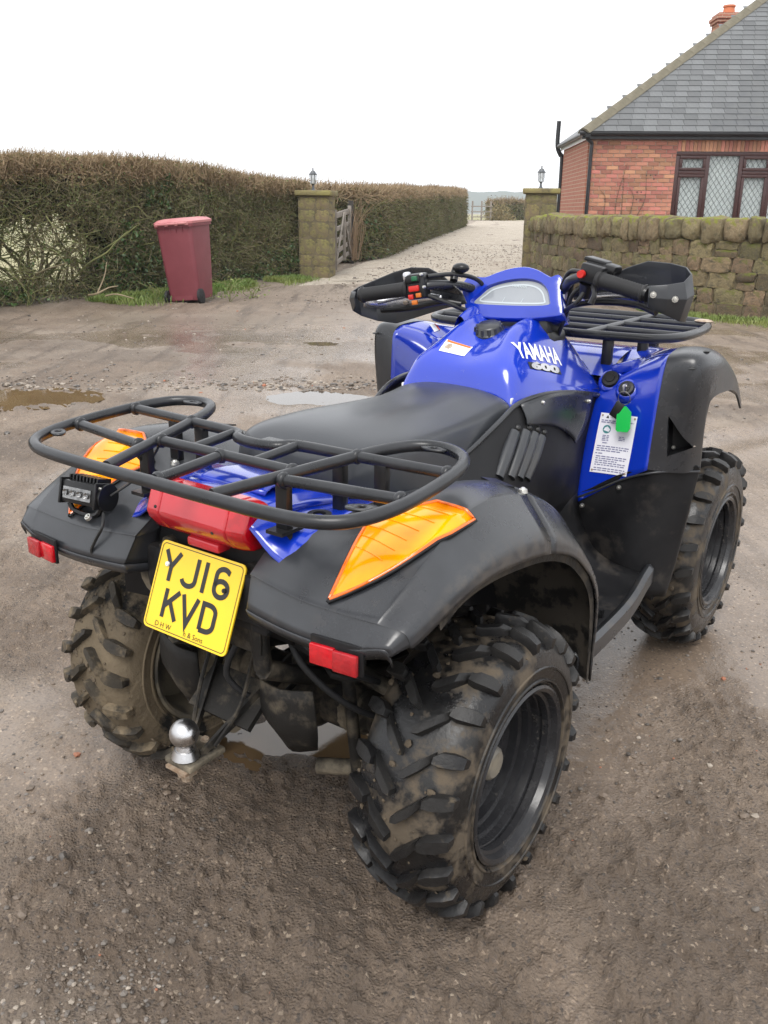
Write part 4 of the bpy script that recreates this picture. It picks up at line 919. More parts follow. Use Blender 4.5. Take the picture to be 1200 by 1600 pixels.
# chimney
cm = empty('chimney', house, (4.34, 6.75, -.05)); 
b = MB(); b.box((0, 0, 4.9), (.68, .55, 1.9)); stack = b.build('stack', M['brickmortar'], cm, None)
zz = 5.2; i = 0
while zz < 5.82:
    for (yy, n0) in ((-.285, 3),):
        x = -.35 if i % 2 == 0 else -.35-.115
        while x < .345:
            a, c = max(x, -.35)+.004, min(x+.226, .35)-.004
            if c-a > .03: inst('brick', BRK[0], stack, Matrix.Translation(((a+c)/2, -.285, zz)) @ Matrix.Diagonal((c-a, .03, .062, 1)))
            x += .232
    y = -.28 if i % 2 else -.28-.1
    while y < .27:
        a, c = max(y, -.28)+.004, min(y+.226, .28)-.004
        if c-a > .03: inst('brick', BRK[0], stack, Matrix.Translation((-.35, (a+c)/2, zz)) @ Matrix.Diagonal((.03, c-a, .062, 1)))
        y += .232
    zz += .073; i += 1
b = MB(); b.box((0, 0, 5.86), (.80, .67, .07)); b.box((0, 0, 5.93), (.86, .73, .07)); b.box((0, 0, 6.0), (.76, .62, .07)); b.build('corbel', M['brickwork'], cm, None)
b = MB(); b.lathe([(0, .15), (.06, .145), (.16, .130), (.17, .15), (.21, .15), (.21, .10), (.12, .10)], Matrix.Translation((-.06, 0, 6.03)) @ Matrix.Rotation(R(-90), 4, 'Y'), 20); b.build('chimney_pot', M['pot'], cm, 40)
# bare climber stems on the front wall
b = MB()
for (x0, top) in ((.55, 2.15), (.62, 1.9), (1.0, 2.0), (.85, 1.7), (.35, 1.65)):
    b.tube([(x0, -.03, .2), (x0+nrg.normal(0, .05), -.03, 1.0), (x0+nrg.normal(.04, .06), -.025, 1.5), (x0+nrg.normal(.06, .08), -.025, top)], [.012, .008, .006, .003], 5)
cl = empty('climber', None, HK, -HTH); tag(cl, 'bare climber stems against the brick wall beside the window', 'plant'); b.build('stem', mat('climber_stem', (.10, .07, .045), .9), cl, 60)

# ---------------------------------------------------------------- far end of the drive, hills, haze
ff_ = empty('far_fence', None); tag(ff_, 'low wooden rail fence at the far end of the driveway', 'fence')
fy = 62.; 
for k in range(3):
    x = 5.75+k*.62; b = MB(); b.box((x, fy, .72+.62), (.10, .10, 1.25)); b.build('post', M['wood'], ff_)
for z in (.95, 1.28, 1.62): plank((5.65, fy-.06, z), (7.1, fy-.06, z), .07, .03, M['wood'], ff_, 'rail')
bsh = empty('scrub_bush', None); tag(bsh, 'brown scrubby bush beside the far rail fence', 'bush')
Pc = np.stack([7.6+nrg.normal(0, .45, 2500), 62.5+nrg.normal(0, .5, 2500), .75+np.abs(nrg.normal(0, .45, 2500))], 1); V, F = leaf_batch(Pc, nrg.uniform(.03, .07, 2500)); fast_mesh('foliage', V, F, M['leaf_b'], None, None).parent = bsh
nx_ = 500; xs = np.linspace(-1200, 1400, nx_); V = []; F = []
hz = 15+8*fbm(xs*.006, xs*0+3, 3, 4)+3.2*np.clip(fbm(xs*.045, xs*0, 3, 8)*2-.75, 0, 1)+1.8*fbm(xs*.2, xs*0, 2, 10)
for i in range(nx_):
    V += [(xs[i], 860, -2), (xs[i], 905, hz[i]*.55), (xs[i], 930, hz[i]), (xs[i], 1010, hz[i]*.8), (xs[i], 1050, -2)]
    if i: F += [((i-1)*5+k, i*5+k, i*5+k+1, (i-1)*5+k+1) for k in range(4)]
hl = newobj('hills', V, F, M['hill'], None, 60); hl['kind'] = 'structure'
vm = bpy.data.materials.new('haze_air'); vm.use_nodes = True; vn = vm.node_tree; vn.nodes.clear()
pv = vn.nodes.new('ShaderNodeVolumePrincipled'); pv.inputs['Color'].default_value = (.86, .91, .97, 1); pv.inputs['Density'].default_value = .00075; vo = vn.nodes.new('ShaderNodeOutputMaterial'); vn.links.new(pv.outputs[0], vo.inputs['Volume'])
b = MB(); b.box((100, 500, 12.5), (3000, 1300, 29)); hz_o = b.build('haze', vm, None, None); hz_o['kind'] = 'stuff'; hz_o['label'] = 'pale winter haze hanging over the fields'
# ================================================================ the quad bike (local frame: x right, y forward, z up, rear axle over the origin)
quad = empty('quad_bike')
_pose = Matrix.Translation((-0.197136, 1.508193, 0.028)) @ Matrix.Rotation(-0.615002, 4, 'Z')
quad.matrix_world = cam_matrix(PITCH, ROLL, CAMH) @ cam_matrix(PITCH, 0.018105, CAMH).inverted() @ _pose
tag(quad, 'blue and black four-wheeled quad bike with tubular rear rack on wet gravel', 'quad bike')
def P(o): return o
def mg(G, s): return G if s > 0 else [[(-p[0], p[1], p[2]) for p in reversed(r)] for r in G]
def mp(pts, s): return pts if s > 0 else [(-p[0], p[1], p[2]) for p in pts]
def bolt(name, p, n, r, m, parent, h=.004):
    n = Vector(n).normalized(); p = Vector(p)
    b = MB(); b.cyl(p-n*.002, p+n*h, r, r*.85, 8); b.cyl(p+n*h, p+n*(h+r*.35), r*.6, r*.4, 8)
    return b.build(name, m, parent, 50)

# ---------------------------------------------------------------- wheels
def tyre_mesh(w, Rc, seg=72, nl=23, hgt=.018, seed=0):
    r_ = random.Random(seed)
    half = [(0, Rc), (.30*w, Rc-.001), (.60*w, Rc-.006), (.80*w, Rc-.015), (.93*w, Rc-.031), (.99*w, Rc-.052), (1.0*w, .5*Rc+.065), (.975*w, .25*Rc+.112), (.93*w, .163), (.87*w, .154)]
    half = crom(half, 3)
    prof = [(-x, r) for x, r in half[::-1]]+[(x, r) for x, r in half[1:]]
    b = MB(); b.lathe(prof, None, seg)
    seglen = np.r_[0, np.cumsum(np.linalg.norm(np.diff(half, axis=0), axis=1))]
    def at(s):
        sg = 1 if s >= 0 else -1; a = abs(s)
        x = np.interp(a, seglen, half[:, 0]); r = np.interp(a, seglen, half[:, 1])
        x2 = np.interp(a+.003, seglen, half[:, 0]); r2 = np.interp(a+.003, seglen, half[:, 1])
        x1 = np.interp(max(a-.003, 0), seglen, half[:, 0]); r1 = np.interp(max(a-.003, 0), seglen, half[:, 1])
        t = np.array([x2-x1, r2-r1]); t /= np.linalg.norm(t)+1e-9
        return x*sg, r, -t[1]*sg, t[0]          # position and normal (nx, nr)
    def lug(outline, phi0, h):
        # outline: rows of (s, t0, t1) from the centre outwards
        rows = []
        for lev, ins in ((-.004, 0.), (h*.75, .06), (h, .20)):
            row = []
            n = len(outline)
            for k, (s, t0, t1) in enumerate(outline):
                m_ = (t0+t1)/2; hw = (t1-t0)/2*(1-ins)
                ss = s
                if k == 0: ss = s+(outline[1][0]-s)*ins*.5
                if k == n-1: ss = s+(outline[-2][0]-s)*ins*.5
                lv = lev*(1 if k < n-1 else .45) if lev > 0 else lev
                x, r, nx, nr = at(ss)
                for t in (m_-hw, m_+hw):
                    ph = phi0+t/Rc
                    rr = r+nr*lv
                    row.append((x+nx*lv, rr*math.cos(ph), rr*math.sin(ph)))
            rows.append(row)
        n = len(outline); V = sum(rows, []); F = []
        o1, o2 = 2*n, 4*n
        for k in range(n-1): F.append((o2+2*k, o2+2*k+1, o2+2*k+3, o2+2*k+2))
        ring = [2*k for k in range(n)]+[2*k+1 for k in range(n-1, -1, -1)]
        for a, c in ((0, o1), (o1, o2)):
            for i in range(len(ring)):
                j = (i+1) % len(ring); F.append((a+ring[i], c+ring[i], c+ring[j], a+ring[j]))
        b.add(V, F, 1)
    W = w/.118
    for sd_ in (-1, 1):
        for i in range(nl):
            p0 = 2*math.pi*(i+(.5 if sd_ > 0 else 0))/nl
            j = r_.uniform(-.004, .004); hh = hgt*r_.uniform(.85, 1.08)
            lug([(sd_*s*W, t0+j, t1+j) for s, t0, t1 in ((.004, .003, .013), (.018, -.009, .012), (.040, -.027, -.006), (.060, -.043, -.026))], p0, hh)
            p1 = p0+math.pi/nl
            lug([(sd_*s*W, t0+j, t1+j) for s, t0, t1 in ((.058, -.004, .009), (.072, -.015, .011), (.090, -.019, .008), (.106, -.019, .003), (.120, -.017, -.002))], p1, hh)
    return b
RIM_OUT = [(.112, .160), (.121, .163), (.125, .158), (.120, .151), (.104, .148), (.101, .142), (.086, .141), (.083, .147), (.078, .141), (.060, .139), (.057, .131), (.040, .129), (.036, .121), (.016, .118), (.010, .104), (.004, .090), (.012, .072), (.018, .056), (.018, .0)]
RIM_IN = [(-.112, .160), (-.121, .163), (-.125, .158), (-.120, .151), (-.10, .146), (-.06, .143), (.0, .139), (-.006, .10), (-.006, .0)]
def wheel(x, y, z, w, Rt, out, tm, rm, seed):
    wr = empty('wheel', quad, (x, y, z))
    if out < 0: wr.rotation_euler = (0, 0, math.pi)
    tb = tyre_mesh(w, Rt-.0165, seed=seed)
    for sg in (-1, 1):      # moulded rings on the side walls
        for (xx, r0) in ((.965, .172), (.99, .196)): tb.lathe([(sg*w*(xx-.012), r0-.004), (sg*(w*xx+.0035), r0-.0015), (sg*(w*xx+.0035), r0+.0015), (sg*w*(xx-.006), r0+.004)], None, 60)
    mudr = random.Random(seed*5); mb_ = MB(); nm_ = 700 if out < 0 else 260
    for k_ in range(nm_):
        ph = mudr.uniform(0, 6.283); xx = mudr.gauss(0 if out < 0 else -.05, .06); xx = max(-.92*w, min(.92*w, xx)); rr_ = np.interp(abs(xx), [0, .6*w, .8*w, .93*w], [Rt-.014, Rt-.020, Rt-.029, Rt-.045])
        v_, f_ = RV[mudr.randrange(10)]; sz_ = min(.007, math.exp(mudr.gauss(-5.95, .4))); e_r = np.array([0, math.cos(ph), math.sin(ph)]); e_t = np.array([0, -math.sin(ph), math.cos(ph)])
        mb_.add([tuple(np.array([xx+q[0]*sz_*1.4, 0, 0])+e_r*(rr_+q[2]*sz_)+e_t*q[1]*sz_*1.4) for q in v_], [tuple(q) for q in f_])
    mo_ = mb_.build('dried_mud', M['mudclod'], wr, None); mo_['kind'] = 'stuff'
    t = tb.build('tyre', tm, wr, 34); t.rotation_euler = (R(7*seed), 0, 0)
    k = w/.125
    b = MB(); b.lathe([(a*k, r) for a, r in RIM_OUT], None, 56); b.lathe([(a*k, r) for a, r in RIM_IN], None, 56)
    b.build('rim', rm, wr, 40)
    b = MB(); b.lathe([(.010, .040), (.020, .039), (.028, .034), (.044, .030), (.049, .024), (.049, 0)], None, 20)
    b.build('hub_cap', M['hub'], wr, 40)
    for i in range(4):
        a = math.pi/4+i*math.pi/2; b = MB()
        b.cyl((.012, .055*math.cos(a), .055*math.sin(a)), (.034, .055*math.cos(a), .055*math.sin(a)), .009, .008, 6)
        b.build('wheel_nut', M['zinc'], wr, 30)
    return wr
wheel(.385, .091, .245, .100, .272, 1, [M['tyre'], M['lug']], M['rim'], 1)
wheel(-.385, .091, .245, .100, .272, -1, [M['tyre_mud'], M['lug_mud']], M['rim_mud'], 2)
wheel(.375, 1.374, .264, .090, .290, 1, [M['tyre'], M['lug']], M['rim'], 3)
wheel(-.375, 1.374, .264, .090, .290, -1, [M['tyre_mud'], M['lug_mud']], M['rim'], 4)

# ---------------------------------------------------------------- frame, axles and running gear
b = MB()
for s in (-1, 1):
    b.tube([(s*.11, -.16, .44), (s*.12, 0, .36), (s*.13, .3, .27), (s*.14, .9, .26), (s*.12, 1.35, .34)], .018, 8)
    b.tube([(s*.10, -.17, .62), (s*.12, .1, .63), (s*.13, .5, .66), (s*.10, .95, .78)], .016, 8)
    b.tube([(s*.10, -.17, .62), (s*.11, -.16, .44)], .016, 8); b.tube([(s*.12, .1, .63), (s*.13, .3, .28)], .015, 8)
b.box((0, -.165, .50), (.24, .02, .05)); b.box((0, .62, .245), (.30, .9, .012))
b.build('chassis_frame', M['frame'], quad, 50)
b = MB(); b.ball((0, .09, .25), .08, 18, 10, sc=(1.0, 1.1, 1)); b.cyl((-.11, .09, .25), (.11, .09, .25), .05); b.cyl((0, .09, .27), (0, .40, .30), .035)
b.build('rear_differential', M['frame'], quad, 50)
for s in (-1, 1):
    b = MB(); b.cyl((s*.1, .09, .25), (s*.32, .091, .245), .015); b.lathe([(s*.10, .048), (s*.125, .052), (s*.14, .040), (s*.155, .047), (s*.17, .036), (s*.185, .042), (s*.20, .028)], Matrix.Translation((0, .09, .25)), 18)
    b.cyl((s*.29, .091, .245), (s*.36, .091, .245), .055, .06, 18)
    b.build('axle_shaft', M['frame_mud'], quad, 45)
    b = MB(); b.tube([(s*.11, .18, .17), (s*.31, .11, .19)], .016, 8); b.tube([(s*.11, -.02, .17), (s*.31, .07, .19)], .016, 8); b.box((s*.30, .09, .19), (.05, .09, .03))
    b.build('suspension_arm', M['frame_mud'], quad, 50)
    b = MB(); b.tube([(s*.13, -.03, .43), (s*.31, .05, .33)], .016, 8); b.tube([(s*.13, .18, .43), (s*.31, .12, .33)], .016, 8); b.box((s*.315, .09, .28), (.03, .07, .14))
    b.build('suspension_arm', M['frame_mud'], quad, 50)
    b = MB(); b.cyl((s*.18, -.055, .63), (s*.20, -.045, .42), .021, .021, 12)
    q = [(s*.18+s*.02*(i/56)+.036*math.cos(i*.9), -.055+.01*(i/56)+.036*math.sin(i*.9), .625-.21*(i/56)) for i in range(57)]
    b.tube(q, .006, 6, smooth=False); b.cyl((s*.20, -.045, .42), (s*.215, -.03, .20), .012)
    b.build('shock_absorber', M['frame'], quad, 50)
    b = MB(); b.tube([(s*.08, 1.28, .25), (s*.28, 1.35, .22)], .016, 8); b.tube([(s*.08, 1.46, .25), (s*.28, 1.39, .22)], .016, 8); b.cyl((s*.08, 1.374, .28), (s*.32, 1.374, .264), .018)
    b.build('front_suspension_arm', M['frame'], quad, 50)
    b = MB(); v, f, _ = patch(mg([[(.08, -.135, .40), (.13, -.14, .40), (.19, -.125, .41)], [(.08, -.13, .33), (.13, -.14, .325), (.195, -.12, .335)], [(.10, -.10, .27), (.13, -.11, .262), (.17, -.09, .27)]], s), 3, 3); b.add(v, f)
    solid(b.build('skid_guard', M['frame'], quad, 50), .004)
for pts in ([(.10, -.10, .52), (.16, -.12, .45), (.22, -.06, .36), (.28, .03, .30)], [(-.10, -.10, .50), (-.16, -.13, .42), (-.2, -.05, .33), (-.28, .04, .28)], [(.05, -.13, .50), (.02, -.16, .40), (.06, -.10, .33), (.04, .02, .32)], [(.13, -.13, .56), (.18, -.15, .52), (.23, -.12, .47), (.25, -.02, .40)]):
    b = MB(); b.tube(pts, .006, 7); b.build('hose', M['rubber'], quad, 60)
b = MB(); b.tube([(.12, -.10, .60), (.155, -.11, .56), (.20, -.10, .545), (.29, -.05, .50)], .013, 8); b.build('rear_stay', M['frame_mud'], quad, 60)
b = MB(); b.box((0, .55, .46), (.24, .45, .36), b=.03); b.cyl((-.13, .52, .40), (.16, .52, .40), .10, .10, 20); b.cyl((.0, .62, .6), (.0, .55, .74), .07, .06)
b.build('engine', M['frame'], quad, 45)
b = MB(); b.tube([(-.16, .3, .50), (-.17, .1, .53), (-.165, -.10, .54), (-.165, -.15, .54)], [.03, .052, .055, .045], 14)
b.build('muffler', M['frame_mud'], quad, 45)

# ---------------------------------------------------------------- rear fenders
FEND = [   # columns: recess wall, inner corner (two), top (two), crease (two), outer edge, lip
 [(.140,-.165,.575),(.146,-.222,.588),(.158,-.236,.590),(.25,-.250,.590),(.33,-.254,.594),(.378,-.253,.603),(.388,-.253,.606),(.420,-.248,.614),(.428,-.244,.602)],
 [(.132,-.160,.632),(.138,-.205,.632),(.150,-.214,.634),(.25,-.227,.630),(.33,-.230,.631),(.386,-.230,.633),(.397,-.230,.634),(.432,-.225,.633),(.442,-.220,.612)],
 [(.130,-.156,.642),(.136,-.198,.643),(.148,-.206,.645),(.25,-.219,.640),(.33,-.221,.642),(.390,-.220,.646),(.401,-.219,.645),(.440,-.213,.638),(.449,-.207,.614)],
 [(.128,-.112,.684),(.134,-.122,.688),(.148,-.124,.690),(.25,-.122,.693),(.33,-.120,.700),(.400,-.120,.707),(.412,-.120,.703),(.456,-.117,.676),(.463,-.115,.650)],
 [(.148,-.02,.690),(.158,-.02,.698),(.180,-.02,.702),(.25,-.02,.718),(.33,-.02,.738),(.398,-.02,.745),(.412,-.021,.737),(.456,-.024,.688),(.464,-.03,.658)],
 [(.165,.08,.688),(.178,.08,.696),(.200,.08,.706),(.26,.08,.730),(.335,.08,.753),(.396,.08,.748),(.412,.079,.736),(.456,.073,.682),(.464,.068,.650)],
 [(.165,.19,.672),(.178,.19,.684),(.200,.19,.693),(.26,.19,.717),(.335,.195,.733),(.396,.195,.724),(.412,.193,.711),(.456,.186,.660),(.464,.182,.630)],
 [(.165,.29,.61),(.178,.297,.62),(.200,.302,.634),(.26,.31,.667),(.335,.315,.682),(.396,.31,.672),(.412,.306,.661),(.456,.290,.618),(.464,.28,.594)],
 [(.165,.37,.55),(.178,.376,.557),(.200,.382,.568),(.26,.395,.598),(.335,.402,.610),(.396,.398,.600),(.412,.392,.592),(.456,.364,.565),(.464,.348,.548)],
 [(.165,.42,.47),(.178,.426,.474),(.200,.432,.482),(.26,.445,.505),(.335,.452,.515),(.396,.450,.510),(.412,.446,.506),(.456,.424,.50),(.464,.402,.495)],
 [(.165,.44,.40),(.178,.446,.403),(.200,.452,.411),(.26,.463,.42),(.335,.470,.425),(.396,.470,.425),(.412,.467,.425),(.456,.450,.425),(.464,.433,.425)],
 [(.20,.45,.29),(.21,.455,.285),(.225,.462,.28),(.27,.472,.275),(.335,.478,.27),(.396,.478,.264),(.412,.476,.262),(.452,.462,.258),(.458,.452,.258)]]
for s in (-1, 1):
    fe = empty('rear_fender', quad)
    # rear half and front half with the moulded seam between them
    A = np.array(FEND, float); up_ = crom(A.reshape(len(A), -1), 4).reshape(-1, 9, 3)
    k = 24                                    # seam row
    g1 = up_[:k+1]; g2 = up_[k:].copy(); g2[0, :, 1] += .0015; g2[:, :, 2] -= .0
    v, f, _ = patch(mg(g1.tolist(), s), 1, 4, lin_u=True); fb = bvh_of(v, f)
    main = solid(newobj('fender_panel', v, f, M['fender'], fe, 32), .004)
    v2, f2, _ = patch(mg(g2.tolist(), s), 1, 4, lin_u=True); fb2 = bvh_of(v2, f2)
    solid(newobj('wheel_arch', v2, f2, M['fender'], fe, 32), .004)
    # mud-splashed liner under the arch
    cen = np.array([0, 0, .30]); LN = []
    for row in up_[10::2]:
        rr = []
        for p in row[1:]:
            q = p.copy(); d = (p-cen); d[0] = 0; d /= np.linalg.norm(d); q = p-d*.016; q[0] = min(q[0], .455); rr.append(tuple(q))
        LN.append(rr)
    v3, f3, _ = patch(mg(LN, s), 2, 3); newobj('arch_liner', v3, f3, M['liner'], fe, 60)
    # amber indicator lens let into the panel
    dr = Vector((-.28*s, .45, -.85))
    def lens(cs, n, m_, off, name, mt, parent, th=.0, bulge=0):
        (a, b_, c, d) = [np.array(mp([q], s)[0]) for q in cs]; V = []; F = []
        for i in range(n+1):
            for j in range(m_+1):
                u = i/n; w_ = j/m_
                p = (a*(1-u)+b_*u+np.array([s*.020, -.014, 0])*4*u*(1-u))*(1-w_)+((a*(1-u/.68)+d*(u/.68)) if u < .68 else (d*(1-(u-.68)/.32)+c*((u-.68)/.32)))*w_
                p = onto(fb, p, dr, off+bulge*math.sin(math.pi*min(1, max(0, u)))*math.sin(math.pi*w_)); V.append(p)
        for i in range(n):
            for j in range(m_): F.append((i*(m_+1)+j, (i+1)*(m_+1)+j, (i+1)*(m_+1)+j+1, i*(m_+1)+j+1) if s > 0 else (i*(m_+1)+j, i*(m_+1)+j+1, (i+1)*(m_+1)+j+1, (i+1)*(m_+1)+j))
        return V, F
    tip1, tip2, tr, tl, = (.304, -.218, .643), (.416, -.014, .734), (.348, -.005, .744), (.259, -.060, .712)
    V, F = lens([tip1, tip2, tr, tl], 10, 16, .0055, 'x', None, fe, bulge=.006)
    ln = solid(newobj('indicator_lens', V, F, M['amber'], fe, 70), .010)
    edge = [V[i] for i in range(0, 17)]+[V[i*17+16] for i in range(1, 11)]+[V[10*17+j] for j in range(15, -1, -1)]+[V[i*17] for i in range(9, 0, -1)]
    bz = MB(); bz.tube([tuple(p) for p in edge], .0032, 6, closed=True, smooth=False); bz.build('lens_edge', M['amber_edge'], ln, 60)
    bz = MB(); cc = sum((Vector(p) for p in edge), Vector())/len(edge)
    bz.tube([tuple(Vector(p)+(Vector(p)-cc).normalized()*.003-Vector((0, 0, .003))) for p in edge], .0030, 6, closed=True, smooth=False); bz.build('lens_bezel', M['plastic2'], ln, 60)
    # fine vertical flutes moulded into the upper part of the lens
    for kx in range(6):
        fl = MB(); j0 = 4; pts = []
        for j in range(j0, 17):
            i = min(10, 4+kx); pts.append(tuple(V[i*17+j]+Vector((0, 0, .0008))))
        fl.tube(pts, .0009, 5, smooth=False); fl.build('lens_flute', M['amber'], ln, 60)
    # reflector on its bracket below the rear edge
    rc = Vector(mp([(.344, -.262, .580)], s)[0]); rot = Matrix.Rotation(s*R(6), 3, 'Z')
    bb = MB(); bb.box(rc+Vector((0, .008, .004)), (.088, .006, .046), rot, b=.002); rb = bb.build('reflector_bracket', M['plastic2'], fe)
    bb = MB(); bb.box(rc+Vector((-s*.0205, 0, 0)), (.041, .008, .032), rot, b=.002); bb.build('reflector', M['red_bright'], rb)
    bb = MB(); bb.box(rc+Vector((s*.0205, .0005*1, 0)), (.040, .008, .032), rot, b=.002); bb.build('reflector', M['refl'], rb)
    # rear lower return of the fender edge
    e0 = np.array(mg(FEND, s)[0]); low = e0+np.array([0, .008, -.018]); low2 = e0+np.array([0, .004, 0])
    if s < 0: pass
    v4, f4, _ = patch([e0[:].tolist(), (low).tolist()] if s > 0 else [low.tolist()[::1], e0.tolist()][::-1], 2, 5, lin_u=True)
    solid(newobj('fender_edge', v4, f4, M['fender'], fe, 60), .003, 0)
    for (pp, dd) in (((.232, -.03, .72), (0, 0, -1)), ((.40, .10, .75), (0, 0, -1))):
        q = onto(fb if pp[1] < .09 else fb2, mp([pp], s)[0], dd, .001); bolt('bolt', q, (0, 0, 1), .009, M['zinc'], fe)
    # recessed bolt pocket on the front half
    q = onto(fb2, mp([(.345, .145, .75)], s)[0], (0, 0, -1), .0008)
    pk = MB(); pk.prism([(-.028, -.014), (.02, -.014), (.034, .014), (-.02, .014)], .003, Matrix.Translation(q) @ Matrix.Rotation(s*R(-25), 4, 'Z') @ Matrix.Rotation(R(-10), 4, 'X')); pk.build('bolt_pocket', M['black'], fe, 30)

# rear centre panel between the fenders
v, f, _ = patch([[(x, y, z) for x in (-.17, -.10, 0, .10, .17)] for (y, z) in ((-.150, .70), (-.158, .66), (-.160, .60), (-.165, .55), (-.15, .50))], 3, 3)
solid(newobj('rear_panel', v, f, M['plastic2'], quad, 60), .004, 1)
b = MB(); b.box((-.105, -.172, .575), (.075, .030, .085), b=.008); b.box((.105, -.172, .575), (.075, .030, .085), b=.008); b.box((0, -.168, .53), (.28, .024, .028), b=.006)
b.build('plate_bracket', M['plastic2'], quad)

for s in (-1, 1):
    b = MB(); b.box((s*.20, -.13, .545), (.12, .012, .13), Matrix.Rotation(s*R(-12), 3, 'Z')); b.build('rear_splash_guard', M['plastic2'], quad)
# ---------------------------------------------------------------- blue rear body under the rack
RB = []
for (y, c, m_, e, o_) in ((-.185, .705, .700, .668, .650), (-.14, .728, .722, .700, .680), (-.08, .730, .722, .705, .700), (-.02, .722, .708, .702, .706), (.06, .71, .695, .698, .706), (.14, .69, .68, .685, .695), (.22, .68, .66, .665, .68)):
    RB.append([(-.20, y, o_), (-.155, y, e), (-.115, y, m_), (-.09, y, c), (0, y, c+.006), (.09, y, c), (.115, y, m_), (.155, y, e), (.20, y, o_)])
v, f, _ = patch(RB, 5, 3); rbb = bvh_of(v, f); rear_body = solid(newobj('rear_body', v, f, M['blue'], quad, 50), .004)
for s in (-1, 1):
    b = MB(); b.tube([tuple(onto(rbb, (s*.13, y, .7), (0, 0, -1), .004)) for y in (-.12, -.06, .0, .06, .12, .18)], .007, 8); b.build('body_rib', M['blue'], rear_body, 60)
    b = MB(); p = onto(rbb, (s*.165, -.075, .7), (0, 0, -1), .0); b.lathe([(0, .020), (.006, .020), (.006, .011), (-.004, .010)], Matrix.Translation(p) @ Matrix.Rotation(R(-90), 4, 'Y'), 20); b.build('rack_grommet', M['plastic2'], rear_body)
b = MB()
b.add(*patch([[(x, y, z) for x in (-.085, -.03, .03, .085)] for y, z in ((-.12, .735), (-.10, .746), (-.02, .742), (.0, .73))], 2, 2)[:2]); solid(b.build('rear_hatch', M['blue'], rear_body, 60), .003)

# ---------------------------------------------------------------- tail light
tl = empty('tail_light', quad)
sec = [(-.135, .735), (-.178, .737), (-.190, .730), (-.204, .692), (-.200, .680), (-.178, .655), (-.135, .652)]
def lampseg(x0, x1, k0, k1, m, nm):
    V = []; F = []
    xs = np.linspace(x0, x1, 5)
    cy, cz = -.15, .694
    for x in xs:
        kk = k0+(k1-k0)*((x-x0)/(x1-x0))**2 if x1 > x0 else 1
        for (y, z) in sec: V.append((x, cy+(y-cy)*kk, cz+(z-cz)*kk))
    n = len(sec)
    for i in range(4):
        for j in range(n): F.append((i*n+j, (i+1)*n+j, (i+1)*n+(j+1) % n, i*n+(j+1) % n))
    F.append(tuple(range(n))[::1]); F.append(tuple(4*n+j for j in range(n))[::-1])
    o = newobj(nm, V, F, m, tl, 30); bevel(o, .004, 2, 25); return o
lampseg(-.082, .074, 1, 1, M['red'], 'lens'); lampseg(.0745, .112, 1.0, .88, M['red_bright'], 'side_lens'); lampseg(-.0825, -.112, 1, 1, M['red'], 'side_lens').scale = (1, 1, 1)
b = MB(); b.box((.005, -.172, .649), (.075, .030, .016), b=.004); b.build('plate_lamp', M['red'], tl)
bolt('screw', (.045, -.2005, .684), (0, -1, .1), .004, M['ink'], tl, .001); bolt('screw', (-.09, -.2005, .70), (0, -1, .1), .004, M['ink'], tl, .001)

# ---------------------------------------------------------------- number plate
pt, pb = Vector((0, -.180, .634)), Vector((0, -.2385, .492))
pu = (pt-pb).normalized(); pnrm = Vector((1, 0, 0)).cross(pu).normalized()
PM = Matrix((Vector((1, 0, 0)), pu, pnrm)).transposed().to_4x4(); PM.translation = (pt+pb)/2
PWD, PHT = .100, (pt-pb).length/2
def rrect(w, h, r, n=4):
    o = []
    for cx, cy, a0 in ((w-r, h-r, 0), (-w+r, h-r, 90), (-w+r, -h+r, 180), (w-r, -h+r, 270)):
        for k in range(n+1): a = R(a0+90*k/n); o.append((cx+r*math.cos(a), cy+r*math.sin(a)))
    return o
b = MB(); b.prism(rrect(PWD, PHT, .010), .003, PM); plate = b.build('number_plate', M['plate'], quad, 30)
def ribbon(pts, w, z, closed=False):
    Q = np.array(pts, float); n = len(Q); V = []; F = []
    for i in range(n):
        a = Q[i-1] if (i > 0 or closed) else Q[i]; c = Q[(i+1) % n] if (i < n-1 or closed) else Q[i]
        d1 = Q[i]-a; d2 = c-Q[i]
        d1 = d1/(np.linalg.norm(d1)+1e-12) if np.linalg.norm(d1) > 1e-9 else d2/np.linalg.norm(d2)
        d2 = d2/(np.linalg.norm(d2)+1e-12) if np.linalg.norm(d2) > 1e-9 else d1
        t = d1+d2; t /= np.linalg.norm(t)+1e-9; nn = np.array([-t[1], t[0]]); k = 1/max(.35, (nn@np.array([-d1[1], d1[0]])))
        V += [(*(Q[i]+nn*w/2*k), z), (*(Q[i]-nn*w/2*k), z)]
    for i in range(n if closed else n-1): j = (i+1) % n; F.append((2*i, 2*i+1, 2*j+1, 2*j))
    return V, F
def arc(cx, cy, rx, ry, a0, a1, n=10): return [(cx+rx*math.cos(R(a0+(a1-a0)*k/n)), cy+ry*math.sin(R(a0+(a1-a0)*k/n))) for k in range(n+1)]
GLY = {'Y': [[(.0, 1), (.30, .48)], [(.60, 1), (.30, .48), (.30, 0)]], 'J': [[(.56, 1), (.56, .28)]+arc(.30, .26, .26, .21, 0, -170, 8)], '1': [[(.3, 1), (.3, 0)]],
       '6': [[(.52, .86)]+arc(.30, .72, .25, .23, 40, 180, 7)+[(.05, .30)]+arc(.30, .29, .25, .24, 180, 360, 9)+arc(.30, .34, .25, .22, 0, 170, 8)],
       'K': [[(.06, 1), (.06, 0)], [(.58, 1), (.09, .42)], [(.26, .60), (.60, 0)]], 'V': [[(0, 1), (.3, .03), (.6, 1)]],
       'D': [[(.06, .06), (.06, .94), (.28, .94)]+arc(.28, .70, .27, .24, 90, 0, 6)+arc(.28, .30, .27, .24, 0, -90, 6)+[(.06, .06)]]}
